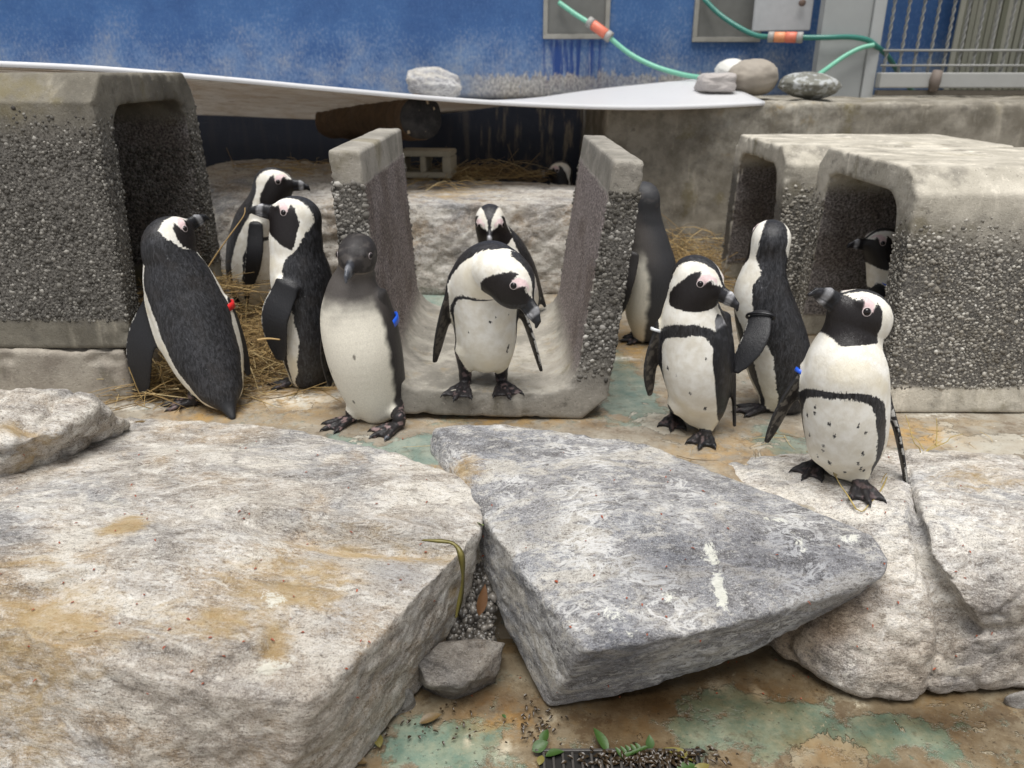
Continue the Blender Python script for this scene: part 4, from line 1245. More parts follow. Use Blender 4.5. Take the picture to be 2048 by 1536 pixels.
class Ell:
    def __init__(s, c, axes, r):
        s.c, s.M, s.r = np.asarray(c, float), np.asarray(axes, float), np.asarray(r, float)
    def bbox(s, m):
        R_ = s.r.max() + m
        return s.c - R_, s.c + R_
    def __call__(s, P):
        q = (P - s.c) @ s.M.T
        k0 = np.sqrt(((q / s.r) ** 2).sum(1) + 1e-12)
        k1 = np.sqrt(((q / s.r ** 2) ** 2).sum(1) + 1e-12)
        return k0 * (k0 - 1) / k1, np.zeros(len(P))

def yaw_dir(deg, pitch=0):
    """0 = towards the camera, 90 = to the right, 180 = away"""
    a, p = R(deg), R(pitch)
    return np.array([math.sin(a) * math.cos(p), -math.cos(a) * math.cos(p), math.sin(p)])

def make_penguin(S):
    h = S.get('h', 0.003)
    adult = S.get('kind', 'adult') == 'adult'
    Yb = S['Y']
    # ---- spine
    pts, rw = [], []
    for (px, py, dy, w) in S['spine']:
        p = PY(px, py, Yb + dy)
        pts.append(p)
        rw.append(w * 0.5 * depth(p) / FPX)
    hp = PY(S['head'][0], S['head'][1], Yb + S['head'][2])
    hs = S.get('hs', 1.0)
    pts.append(hp)
    rw.append(0.046 * hs)
    us = np.array([0, .17, .33, .5, .67, .83, 1.0, 1.17])
    NS = 43
    SP = catmull(pts, NS)
    SU = np.linspace(0, 7, NS)
    SR = catmull(np.array(rw)[:, None], NS)[:, 0]
    SUu = np.interp(SU, np.arange(8), us)
    hyaw, hpit, hroll = S['look']
    # facing direction along the spine, blending from body to head
    bd = S['yaw']
    dyaw = (hyaw - bd + 180) % 360 - 180
    fac = np.array([yaw_dir(bd + dyaw * sstep(.72, 1.12, u), (hpit * 0.5) * sstep(.8, 1.17, u)) for u in SUu])
    tang = np.gradient(SP, axis=0)
    tang /= np.linalg.norm(tang, axis=1)[:, None]
    V_ = fac - tang * (fac * tang).sum(1)[:, None]
    V_ /= np.linalg.norm(V_, axis=1)[:, None]
    Lf = np.cross(tang, V_)                      # its left-hand side (tangent up)
    rat = np.interp(SUu, [0, .3, .6, .85, 1.17], [0.95, 0.98, 0.95, 1.08, 1.12]) * S.get('deep', 1.0)
    torso = [Seg(SP[i], SP[i + 1], SR[i], SR[i + 1], Lf[i], SR[i] * rat[i], SR[i + 1] * rat[i + 1]) for i in range(NS - 1)]
    # ---- head
    hf = yaw_dir(hyaw, hpit)
    hl = unit(np.cross([0, 0, 1], hf))
    hu = np.cross(hf, hl)
    cr, sr = math.cos(R(hroll)), math.sin(R(hroll))
    hl, hu = cr * hl + sr * hu, cr * hu - sr * hl
    HM = np.stack([hf, hl, hu])
    H = lambda f, l, u: hp + hs * (f * hf + l * hl + u * hu)
    head = [Ell(H(-.004, 0, .002), HM, hs * np.array([.064, .050, .052])),
            Ell(H(.030, 0, -.006), HM, hs * np.array([.045, .036, .041])),
            Ell(H(.004, 0, -.030), HM, hs * np.array([.052, .040, .034]))]
    bill = [Seg(H(.052, 0, -.001), H(.098, 0, .0), hs * .013, hs * .0095, hl, hs * .019, hs * .0145),
            Seg(H(.098, 0, .0), H(.124, 0, -.008), hs * .0095, hs * .006, hl, hs * .0145, hs * .0085),
            Seg(H(.124, 0, -.008), H(.133, 0, -.021), hs * .006, hs * .0035, hl, hs * .0085, hs * .004)]
    lowb = [Seg(H(.050, 0, -.019), H(.100, 0, -.0165), hs * .011, hs * .0075, hl, hs * .010, hs * .0075),
            Seg(H(.100, 0, -.0165), H(.120, 0, -.0165), hs * .0075, hs * .004, hl, hs * .0075, hs * .0045)]
    brow = []
    for sg in (1, -1):
        brow.append(Ell(H(.034, sg * .030, .019), HM, hs * np.array([.022, .013, .012])))
    # ---- tail
    tl = []
    if 'tail' in S:
        px, py, dy = S['tail']
        tp = PY(px, py, Yb + dy)
        tl = [Seg(pts[0] + 0.0 * tang[0], tp, rw[0] * .75, .010, Lf[0], rw[0] * .6, .007)]
    # ---- flippers
    flips = []
    for key in ('FL', 'FR'):
        if key not in S:
            continue
        fs = S[key]
        fp = [PY(x, y, Yb + d) for x, y, d in fs['p']]
        n = 19
        C = catmull(fp, n)
        hw = 0.5 * fs['w'] * depth(fp[1]) / FPX
        prof = np.interp(np.linspace(0, 1, n), [0, .12, .35, .65, .86, 1], [.78, .90, 1.0, .93, .70, .36]) * hw
        th = np.interp(np.linspace(0, 1, n), [0, .2, 1], [.013, .0085, .005]) * S.get('fth', 1.0)
        nr = np.array(fs['n'], float)
        segs = []
        for i in range(n - 1):
            T = unit(C[i + 1] - C[i])
            Wd = np.cross(T, nr)
            segs.append(Seg(C[i], C[i + 1], prof[i], prof[i + 1], Wd, th[i], th[i + 1]))
        flips.append((segs, C, prof, th, nr))
    # ---- legs and feet
    feet, legs, claws = [], [], []
    for ft in S.get('feet', ()):
        g = PZ(ft['at'][0], ft['at'][1], ft.get('z', 0.0))
        fd = yaw_dir(ft['yaw'])
        sd = np.cross([0, 0, 1], fd)
        up = np.array([0, 0, 1.0])
        pit = ft.get('pitch', 0)
        fd = unit(fd * math.cos(R(pit)) + up * math.sin(R(pit)))
        k = ft.get('s', 1.0)
        ank = g + up * .026 * k
        top = PY(ft['leg'][0], ft['leg'][1], Yb + ft['leg'][2])
        legs.append(Seg(top, ank + up * .012, .030, .0175, sd, .030, .0175))
        legs.append(Seg(ank + up * .012, ank - up * .006, .0175, .016, sd, .0175, .016))
        feet.append(Seg(ank - up * .008, g + up * .013 + fd * .028 * k, .016, .015, sd, .014, .011))
        tips = []
        for a, ln in ((-27, .078), (0, .092), (27, .078)):
            td = fd * math.cos(R(a)) + sd * math.sin(R(a))
            ln *= k
            kn = g + up * .016 + td * (.3 * ln)
            md = g + up * .013 + td * (.62 * ln)
            tp = g + up * .0075 + td * ln
            feet += [Seg(kn, md, .0098, .0088, sd), Seg(md, tp, .0088, .0078, sd)]
            claws += [Seg(tp, tp + td * .011 + up * .001, .0046, .0034), Seg(tp + td * .011 + up * .001, tp + td * .020 - up * .006, .0034, .0012)]
            tips.append((a, ln))
        for a in (-20, -13.5, -7, 7, 13.5, 20):
            td = fd * math.cos(R(a)) + sd * math.sin(R(a))
            ln = (.070 + .006 * abs(abs(a) - 13.5) / 13.5) * k
            feet.append(Seg(g + up * .012 + td * .02 * k, g + up * .0065 + td * ln, .007, .0062, sd, .0055, .0045))
        bt = -fd * .3 + sd * .95
        feet.append(Seg(ank, ank - fd * .016 + up * .001, .007, .004))
    groups = [(torso, .0, 'torso'), (head, .028, 'head'), (brow, .010, 'head'), (bill, .012, 'bill'), (lowb, .004, 'bill'), (tl, .03, 'tail'),
              (legs, .022, 'leg'), (feet, .007, 'foot'), (claws, .002, 'claw')] + [(f[0], .024, 'flip') for f in flips]
    # ---- grid
    lo = np.min([q.bbox(0)[0] for gp in groups for q in gp[0]], axis=0) - 3 * h
    hi = np.max([q.bbox(0)[1] for gp in groups for q in gp[0]], axis=0) + 3 * h
    dims = np.ceil((hi - lo) / h).astype(int) + 1
    F = np.full(dims, 0.05, np.float32)
    for prims, k, nm in groups:
        if not prims:
            continue
        G = np.full(dims, 0.05, np.float32)
        for q in prims:
            b0, b1 = q.bbox(.03)
            i0 = np.maximum(np.floor((b0 - lo) / h).astype(int), 0)
            i1 = np.minimum(np.ceil((b1 - lo) / h).astype(int) + 1, dims)
            if (i1 <= i0).any():
                continue
            ax = [lo[d] + h * np.arange(i0[d], i1[d]) for d in range(3)]
            P = np.stack(np.meshgrid(*ax, indexing='ij'), -1).reshape(-1, 3)
            sl = tuple(slice(i0[d], i1[d]) for d in range(3))
            v = q(P)[0].reshape(tuple(i1 - i0)).astype(np.float32)
            G[sl] = np.minimum(G[sl], v) if nm in ('torso', 'flip', 'claw') else smin(G[sl], np.minimum(v, .05), {'head': .02, 'bill': .003, 'foot': .006, 'leg': .012, 'tail': .01}[nm])
        F = np.minimum(F, G) if k == 0 else smin(F, G, k)
    V, Q = surface_nets(F, lo, h)
    # ---- which part is each vertex
    N = len(V)
    def near(prims):
        best, bi, bt = np.full(N, 9.0), np.zeros(N, int), np.zeros(N)
        for i, q in enumerate(prims):
            d, t = q(V)
            m = d < best
            best[m], bi[m], bt[m] = d[m], i, t[m]
        return best, bi, bt
    # even out the body, leaving bill, toes and flippers crisp
    E_ = np.concatenate([Q[:, [0, 1]], Q[:, [1, 2]], Q[:, [2, 3]], Q[:, [3, 0]]])
    deg = np.maximum(np.bincount(E_[:, 0], minlength=N) + np.bincount(E_[:, 1], minlength=N), 1)
    keep = np.minimum(near(bill + lowb)[0], near(feet + claws)[0] if feet else 9.0)
    for f_ in flips:
        keep = np.minimum(keep, near(f_[0])[0])
    lam = (.55 * sstep(.004, .014, keep))[:, None]
    for _ in range(9):
        Vs = np.stack([np.bincount(E_[:, 0], V[E_[:, 1], c_], N) + np.bincount(E_[:, 1], V[E_[:, 0], c_], N) for c_ in range(3)], 1) / deg[:, None]
        V = V + lam * (Vs - V)
    me = mesh_np("penguin", V, Q)
    dT, iT, tT = near(torso)
    dH = near(head)[0]
    dB = near(bill + lowb)[0]
    dF = near(feet)[0] if feet else np.full(N, 9.0)
    dC = near(claws)[0] if claws else np.full(N, 9.0)
    dL = near(legs)[0] if legs else np.full(N, 9.0)
    u = SUu[iT] + tT * (SUu[iT + 1] - SUu[iT])
    ax_ = SP[iT] + tT[:, None] * (SP[iT + 1] - SP[iT])
    for _ in range(10):
        u = .5 * u + .5 * (np.bincount(E_[:, 0], u[E_[:, 1]], N) + np.bincount(E_[:, 1], u[E_[:, 0]], N)) / np.maximum(deg, 1)
    rel = V - ax_
    ph = np.arctan2((rel * Lf[iT]).sum(1), (rel * V_[iT]).sum(1))
    rr = np.maximum(np.linalg.norm(rel, axis=1), .02)
    aph = np.abs(ph)
    hv = ((V - hp) @ HM.T) / hs
    hfv, hlv, huv = hv[:, 0], hv[:, 1], hv[:, 2]
    nz = fbm(V * 28, 3, 5)
    # torso pattern (metres; positive = white)
    Lt = np.linalg.norm(np.diff(SP, axis=0), axis=1).sum() / 1.17
    pb = np.interp(u, [0, .12, .33, .58, .72, .84, 1.0, 1.17], S.get('back', [1.50, 1.75, 1.92, 1.72, 1.60, 1.95, 2.20, 2.3])) + nz * .06
    d_back = (pb - aph) * rr
    ub, uo, A = S.get('band_u', .62), .34, S.get('band_a', 1.18)
    e = 2.4
    p_, q_ = aph / A + 1e-4, np.clip(u - uo, 0, None) / (ub - uo)
    s0 = p_ ** e + q_ ** e
    g_ = s0 ** (1 / e) - 1
    gr = s0 ** (1 / e - 1) * np.hypot(p_ ** (e - 1) / (A * rr), q_ ** (e - 1) / ((ub - uo) * Lt)) + 1e-6
    bw = S.get('band_w', .0115) * np.interp(u, [0, .08, .25, .42, .56, .7], [.3, .8, 1.7, 1.8, 1.25, .95]) * (1 + .35 * nz)
    d_band = np.abs(g_) / gr - bw
    d_band = np.where(u > .95, .05, d_band)
    pt = np.minimum(d_back, d_band)
    rs = np.random.default_rng(S.get('seed', 1))
    for _ in range(S.get('spots', 4)):
        a0, u0, r0 = rs.uniform(-.85, .85), rs.uniform(.1, .5), rs.uniform(.0022, .0042)
        pt = np.minimum(pt, np.hypot((ph - a0) * rr, (u - u0) * Lt) - r0)
    # head pattern
    cw = np.interp(hfv, [-.09, -.05, -.02, .02, .045, .062], [.040, .037, .031, .019, .009, .006]) + nz * .002
    top = (huv > .004) | (hfv < -.03)
    d_cr = np.where(top, np.abs(hlv) - cw, .05)
    d_mk = poly_sdf(hfv, huv, MASK_POLY) + nz * .0025
    phd = np.minimum(d_cr, d_mk)
    wh = sstep(.96, 1.10, u) * (dH < .02) + 0.0
    wh = np.where(dH < dT - .004, 1.0, wh)
    wh = np.maximum(wh, (dB < .004) * 1.0)
    pat = pt * (1 - wh) + phd * wh
    # the mask may reach down the throat
    if adult:
        pat = np.where((dH < .06) & (u > .80) & (aph < 1.9), np.minimum(pat, d_mk), pat)
    tint = np.zeros((N, 4))
    rgh = np.where(pat > 0, .65, S.get('gloss', .42))
    cream = np.clip(sstep(.30, .02, u) * .6 + .5 * sstep(.1, .5, fbm(V * 9, 3, S.get('seed', 1))), 0, 1) * (u < .9)
    cream = cream * (1 - wh)
    def paint(m, c, a=1.0):
        m = np.clip(m, 0, 1)[:, None] * a
        tint[:, :3] = tint[:, :3] * (1 - m) + np.array(c) * m if np.ndim(c) == 1 else tint[:, :3] * (1 - m) + c * m
        tint[:, 3:] = np.maximum(tint[:, 3:], m)
    def paint_over(m, c):
        m = np.clip(m, 0, 1)[:, None]
        a0 = tint[:, 3:]
        na = m + a0 * (1 - m)
        tint[:, :3] = np.where(na > 1e-6, (np.array(c) * m + tint[:, :3] * a0 * (1 - m)) / np.maximum(na, 1e-6), tint[:, :3])
        tint[:, 3:] = na
    isf = np.zeros(N, bool)
    if adult:
        onhead = (dH < .012) & (wh > .5)
        paint_over(sstep(.001, -.004, d_mk) * ((dH < .06) & (u > .80) & (aph < 1.9)), (0.011, 0.0085, 0.0085))
        paint_over(sstep(.002, -.002, poly_sdf(hfv, huv, PINK_POLY)) * onhead * (np.abs(hlv) > .017) * (hfv < .064), (0.66, 0.50, 0.50))
    else:
        dark = np.array((0.038, 0.038, 0.041)) if S['kind'] == 'dark' else np.array((0.024, 0.021, 0.021))
        neckc = np.array((0.085, 0.075, 0.068))
        belly = np.array((0.70, 0.66, 0.56))
        fb = S.get('fade', .63)
        side = S.get('side', 1.25)
        m_b = sstep(.10, -.14, aph - side + nz * .12) * sstep(fb + .11, fb - .11, u + nz * .05)
        m_n = sstep(fb - .18, fb + .02, u) * sstep(1.06, .98, u) * sstep(2.4, 1.2, aph)
        c = dark + 0 * V
        c = c * (1 - m_n[:, None] * .85) + neckc * m_n[:, None] * .85
        c = c * (1 - m_b[:, None]) + belly * m_b[:, None]
        thr = sstep(.10, .0, np.abs(u - .985)) * sstep(1.5, .6, aph) * (dH > -.004)
        c = c * (1 - thr[:, None] * .5) + np.array((0.30, .25, .19)) * thr[:, None] * .5
        cheek = sstep(.022, .008, np.hypot(hfv - .012, huv + .004)) * (np.abs(hlv) > .02)
        c = c * (1 - cheek[:, None] * .35) + np.array((.09, .085, .08)) * cheek[:, None] * .35
        lore = sstep(.5, .75, fbm(V * 55, 3, 31) * .5 + .5 + .25 * sstep(.03, .01, np.hypot(hfv - .045, huv - .004))) * (dH < .01)
        c = c * (1 - lore[:, None] * .35) + np.array((.13, .115, .105)) * lore[:, None] * .35
        rs2 = np.random.default_rng(3)
        for _ in range(4):
            a0, u0 = rs2.uniform(-.7, .7), rs2.uniform(.1, .55)
            sp = sstep(.005, .0025, np.hypot((ph - a0) * rr, (u - u0) * Lt)) * m_b
            c = c * (1 - sp[:, None] * .8) + np.array((.08, .07, .055)) * sp[:, None] * .8
        tint[:, :3], tint[:, 3] = c, 1
        rgh = .55 + .2 * m_b
    # flippers
    for segs, C, prof, th, nr in flips:
        d, i, t = near(segs)
        m = (d < np.minimum(np.minimum(dT, dL) , dH) - .001) & (d < .012)
        isf |= m
        s_ = (i + t) / (len(segs))
        ctr = C[i] + t[:, None] * (C[i + 1] - C[i])
        o = V - ctr
        T = np.array([q.T for q in segs])[i]
        nn = nr - T * (T @ nr)[:, None]
        nn /= np.linalg.norm(nn, axis=1)[:, None]
        outer = (o * nn).sum(1) > -.001
        Wd = np.cross(T, nn)
        ww = (o * Wd).sum(1) / np.interp(s_, np.linspace(0, 1, len(prof)), prof)
        wf = m * 1.0
        nn2 = fbm(V * 70, 3, 9)
        black = np.array((0.013, 0.013, 0.015)) if adult else np.array((0.03, .027, .026))
        inner = np.where((nn2 + .15 * np.cos(ww * 3) > .02)[:, None], np.array((.020, .017, .015)), np.array(S.get('inner', (.065, .056, .046))))
        inner = np.where((np.abs(ww) > .78)[:, None] & (nn2 > -.3)[:, None], np.array((.02, .018, .016)), inner)
        c = np.where(outer[:, None], black, inner)
        te = ww
        c = np.where(((te * S.get('trail', 1) > .90) & (s_ > .15) & (s_ < .93) & (nn2 > .0))[:, None], np.array((.42, .41, .38)) * (1 if adult else .3), c)
        tint[m, :3] = tint[m, :3] * (1 - wf[m, None]) + c[m] * wf[m, None]
        tint[m, 3] = np.maximum(tint[m, 3], wf[m])
        rgh = np.where(m, .48, rgh)
    # tail, legs, feet, claws, bill
    if tl:
        dt_ = tl[0](V)[0]
        m = (dt_ < .004) & (u < .04) & (tl[0](V)[1] > .25)
        paint_over(m * 1.0, (0.016, 0.016, 0.018))
    m = (dL < .004) & (dL < dT)
    bl = fbm(V * 60, 3, 4)
    sp_ = sstep(.12, .3, fbm(V * 75, 3, 21))[:, None]
    legc = np.array((.017, .015, .016)) * (1 - sp_ * S.get('pinkfeet', .35)) + np.array((.26, .18, .175)) * sp_ * S.get('pinkfeet', .35)
    lowm = m & (dL < dT - .012)
    tint[lowm, :3], tint[lowm, 3] = legc[lowm], 1
    m = (dF < dL) & (dF < dT) & (dF < .01)
    tint[m, :3], tint[m, 3] = legc[m], 1
    rgh = np.where(m | lowm, .42, rgh)
    m = (dC < dF) & (dC < dT) & (dC < .006)
    tint[m, :3], tint[m, 3] = (.008, .008, .009), 1
    rgh = np.where(m, .3, rgh)
    m = (dB < dH - .003) & (hfv > .050)
    band = sstep(.012, .004, np.abs(hfv - .104)) * (.7 if adult else .25)
    bc = np.array((.013, .013, .015)) * (1 - band[:, None]) + np.array((.30, .30, .31)) * band[:, None]
    bc = bc * (1 + 1.2 * sstep(.1, .4, bl))[:, None]
    gape = sstep(.0025, .0008, np.abs(huv + .0125 + (hfv - .06) * .04)) * (hfv < .118)
    bc = bc * (1 - .7 * gape[:, None])
    if not adult:
        bc = bc + np.array((.05, .055, .065)) * sstep(.07, .1, hfv)[:, None]
    tint[m, :3], tint[m, 3] = bc[m], 1
    rgh = np.where(m, .30, rgh)
    attr(me, "pat", pat)
    attr(me, "tint", tint)
    attr(me, "rgh", rgh)
    attr(me, "cream", cream)
    # origin at the feet
    base = np.array([V[:, 0].mean(), V[:, 1].mean(), V[:, 2].min()])
    o = link("penguin", me, PLUM)
    me.transform(__import__('mathutils').Matrix.Translation(Vector(-base)))
    o.location = Vector(base)
    tag(o, S['label'], 'penguin', 'penguins standing about the enclosure')
    # ---- eyes: set into the surface of the head
    NV = normals_of(me)
    for sg in (1, -1):
        k = ((hfv - .032) ** 2 + (huv - .011) ** 2) + np.where(hlv * sg > .01, 0, 1)
        j_ = np.argsort(k)[:6]
        sp0, nv = V[j_].mean(0), unit(NV[j_].mean(0))
        best = sp0 - nv * .0028 * hs
        bm = bmesh.new()
        bmesh.ops.create_uvsphere(bm, u_segments=16, v_segments=12, radius=.0088 * hs)
        em = bpy.data.meshes.new("eye")
        bm.to_mesh(em)
        bm.free()
        for p_ in em.polygons:
            p_.use_smooth = True
        eo = link("eye", em, EYE, o, Vector(best - base))
        a = np.arange(20) / 20 * 2 * math.pi
        e1 = unit(hf - nv * (hf @ nv))
        e2 = np.cross(nv, e1)
        ring = nv * .0030 * hs + hs * .0085 * (np.cos(a)[:, None] * e1 + np.sin(a)[:, None] * e2)
        ring = np.concatenate([ring, ring[:1]])
        rv, rq, rt = tube_np(ring, .0012 * hs, 6, False)
        link("eye_ring", mesh_np("eye_ring", rv, rq), RINGP if adult else RINGJ, eo)
    # ---- flipper bands
    for (fi, s_, mt, wd) in S.get('bands', ()):
        segs, C, prof, th, nr = flips[fi]
        x = s_ * (len(C) - 1)
        i = min(int(x), len(C) - 2)
        c0 = C[i] + (x - i) * (C[i + 1] - C[i])
        T = segs[i].T
        n_ = unit(nr - T * (T @ nr))
        Wd = np.cross(T, n_)
        hw = np.interp(x, np.arange(len(prof)), prof) * 1.06 + .003
        tt = np.interp(x, np.arange(len(th)), th) + .007
        a = np.arange(28) / 28 * 2 * math.pi
        loop = lambda k, off: c0 + T * off + (np.cos(a)[:, None] * Wd * hw + np.sin(a)[:, None] * n_ * tt) * k
        VV = np.concatenate([loop(1, -wd / 2), loop(1.16, -wd / 2), loop(1.16, wd / 2), loop(1, wd / 2)]) - base
        QQ = [(r * 28 + k, ((r + 1) % 4) * 28 + k, ((r + 1) % 4) * 28 + (k + 1) % 28, r * 28 + (k + 1) % 28) for r in range(4) for k in range(28)]
        bo = link("flipper_band", mesh_np("flipper_band", VV, QQ), mt, o)
    return o
PENGUINS = []
def Yat(px, py, z=0.0):
    return PZ(px, py, z)[1]

# back to camera, head turned up to the right (beside the block on the left)
PENGUINS.append(dict(
    label="penguin seen from behind beside the tall concrete block, red tag on its right flipper", seed=3, h=.003,
    Y=2.33, yaw=210, look=(143, 22, -4), hs=1.08, gloss=.5,
    spine=[(438, 772, -.07, 92), (418, 726, -.03, 130), (398, 676, 0, 146), (380, 622, .02, 148), (360, 572, .03, 134), (344, 526, .03, 104), (336, 500, .03, 94)],
    head=(338, 474, .035), tail=(466, 836, -.15),
    band_a=.95, back=[1.75, 1.92, 2.02, 1.95, 1.72, 1.9, 2.15, 2.25],
    FL=dict(p=[(322, 594, .0), (280, 694, -.02), (284, 790, -.01)], w=76, n=(-.45, -1, .15)),
    FR=dict(p=[(448, 606, .04), (474, 672, .05), (497, 748, .05)], w=40, n=(1, -.35, 0)),
    feet=[dict(at=(392, 812), yaw=-82, leg=(405, 775, .0)), dict(at=(440, 805), yaw=-105, leg=(440, 770, .05))],
    bands=[(1, .06, BAND_RED, .022)], spots=0, pinkfeet=.5, trail=1))
# far left, profile to the right
PENGUINS.append(dict(
    label="penguin farthest back on the left with its head in profile facing right", seed=5, h=.0038,
    Y=3.28, yaw=80, look=(88, -2, 0), hs=1.12,
    spine=[(497, 590, .0, 62), (498, 560, .0, 84), (500, 525, 0, 94), (502, 487, 0, 92), (510, 450, 0, 84), (530, 415, 0, 72), (541, 392, 0, 68)],
    head=(547, 366, 0), tail=(468, 590, .06),
    FR=dict(p=[(512, 450, -.10), (508, 515, -.14), (496, 580, -.12)], w=34, n=(.1, -1, 0)),
    feet=[dict(at=(487, 612), yaw=40, leg=(490, 590, 0)), dict(at=(520, 612), yaw=50, leg=(512, 590, 0))]))
# middle left, seen from its left-rear side, bill to the left
PENGUINS.append(dict(
    label="penguin with its bill raised to the left, standing behind the grey-headed one", seed=6, h=.003,
    Y=2.47, yaw=-112, look=(-84, 13, 0), hs=1.1,
    spine=[(616, 742, -.0, 78), (616, 702, 0, 106), (615, 655, 0, 122), (611, 605, 0, 128), (603, 557, .0, 122), (594, 508, 0, 100), (592, 472, 0, 94)],
    head=(594, 432, 0), tail=(668, 778, .03),
    FL=dict(p=[(574, 572, -.10), (549, 640, -.13), (560, 718, -.10)], w=62, n=(-.3, -1, 0)),
    FR=dict(p=[(655, 590, .10), (672, 690, .1), (662, 788, .08)], w=50, n=(.6, .2, 0)),
    feet=[dict(at=(598, 772), yaw=-88, leg=(600, 735, -.02)), dict(at=(640, 760), yaw=-95, leg=(635, 735, .05))],
    pinkfeet=.2))
# grey-headed juvenile facing the camera
PENGUINS.append(dict(
    label="grey-headed young penguin with cream belly and blue band on its flipper", kind='juv', seed=8, h=.0028,
    Y=2.16, yaw=-24, look=(-6, -14, 0), hs=.97, fade=.56, side=1.45,
    spine=[(752, 808, .02, 84), (738, 762, .02, 126), (724, 700, .0, 146), (711, 640, 0, 140), (706, 592, 0, 108), (709, 556, 0, 76), (712, 536, 0, 60)],
    head=(715, 508, -.01), tail=(828, 836, .12),
    FL=dict(p=[(762, 590, -.01), (788, 680, .02), (809, 824, .04)], w=46, n=(1, -.42, .1)),
    FR=dict(p=[(664, 610, .04), (650, 690, .09), (660, 770, .10)], w=40, n=(-1, .3, 0)),
    feet=[dict(at=(706, 846), yaw=-52, leg=(722, 806, .0)), dict(at=(800, 858), yaw=-48, leg=(786, 808, .03))],
    bands=[(0, .33, BAND_BLUE, .024)], pinkfeet=.9))
# bent over inside the channel
PENGUINS.append(dict(
    label="penguin bending its head down to the right inside the upright concrete channel", seed=10, h=.003,
    Y=2.215, yaw=4, look=(46, -40, -22), hs=1.12, band_u=.66, band_a=1.35, band_w=.0055, spots=6, back=[1.5, 1.75, 1.9, 1.6, 1.3, 1.35, 1.6, 2.0],
    spine=[(973, 700, .02, 96), (972, 672, .02, 122), (970, 632, .01, 128), (968, 596, .0, 132), (965, 562, -.01, 130), (978, 536, -.05, 104), (1000, 540, -.09, 92)],
    head=(1024, 560, -.12), tail=(972, 705, .14),
    FL=dict(p=[(1030, 585, .0), (1058, 660, -.0), (1082, 740, -.01)], w=34, n=(1, .35, 0)),
    FR=dict(p=[(912, 558, .0), (888, 640, -.01), (870, 722, -.01)], w=42, n=(-1, .6, 0)),
    feet=[dict(at=(931, 776), z=.083, yaw=-14, s=1.15, leg=(929, 702, .0)), dict(at=(1003, 773), z=.081, yaw=14, s=1.15, leg=(1004, 702, .0))],
    pinkfeet=.4))
# behind it, head lowered to the camera
PENGUINS.append(dict(
    label="penguin looking down at the camera behind the bending one, white band on its flipper", seed=12, h=.0035,
    Y=2.98, yaw=-38, look=(0, -30, 0), hs=1.0, band_u=.60,
    spine=[(1030, 640, .06, 74), (1028, 612, .05, 98), (1025, 580, .03, 108), (1020, 545, .01, 106), (1008, 512, -.03, 96), (994, 484, -.06, 74), (985, 464, -.08, 62)],
    head=(980, 442, -.10), tail=(1050, 660, .15),
    FL=dict(p=[(1040, 500, .0), (1066, 556, .02), (1090, 612, .04)], w=24, n=(.9, -.5, .2)),
    FR=dict(p=[(968, 520, -.06), (958, 570, -.06), (958, 620, -.05)], w=24, n=(-1, -.2, 0)),
    feet=[dict(at=(1005, 672), yaw=20, leg=(1015, 640, .04)), dict(at=(1040, 675), yaw=30, leg=(1040, 640, .04))],
    bands=[(0, .06, BAND_WHITE, .008)]))
# dark juvenile behind the right leg of the channel
PENGUINS.append(dict(
    label="plain dark grey young penguin half hidden behind the channel's right wall", kind='dark', seed=14, h=.0035,
    Y=2.92, yaw=-98, look=(-150, 14, 0), hs=.98, fade=.60, side=1.5,
    spine=[(1292, 654, .0, 62), (1296, 622, 0, 92), (1300, 580, 0, 106), (1300, 538, 0, 108), (1294, 496, 0, 92), (1288, 455, 0, 72), (1286, 425, 0, 64)],
    head=(1287, 394, 0), tail=(1318, 680, .06),
    FL=dict(p=[(1262, 508, -.10), (1246, 570, -.12), (1236, 628, -.10)], w=44, n=(-.5, -1, 0)),
    feet=[dict(at=(1290, 684), yaw=-86, leg=(1288, 655, -.02)), dict(at=(1302, 676), yaw=-95, leg=(1302, 655, .04))],
    pinkfeet=.7))
# facing camera, head to the right
PENGUINS.append(dict(
    label="penguin facing the camera with head turned right, white band on its raised right flipper", seed=16, h=.0028,
    Y=2.08, yaw=-32, look=(50, -20, 0), hs=1.04, band_u=.66, band_w=.0125, spots=5,
    spine=[(1402, 812, .02, 92), (1398, 776, .01, 122), (1393, 730, 0, 138), (1390, 686, 0, 138), (1384, 644, 0, 124), (1382, 608, 0, 100), (1386, 584, -.01, 92)],
    head=(1395, 556, -.015), tail=(1420, 850, .12),
    FL=dict(p=[(1452, 634, .0), (1465, 730, .01), (1469, 850, .01)], w=26, n=(1, -.1, 0)),
    FR=dict(p=[(1322, 652, .02), (1301, 726, -.0), (1300, 788, -.01)], w=44, n=(-.75, .75, 0)),
    feet=[dict(at=(1350, 838), yaw=-18, leg=(1356, 808, .01)), dict(at=(1412, 872), yaw=-24, leg=(1424, 815, -.02))],
    bands=[(1, .06, BAND_WHITE, .008)], pinkfeet=.3))
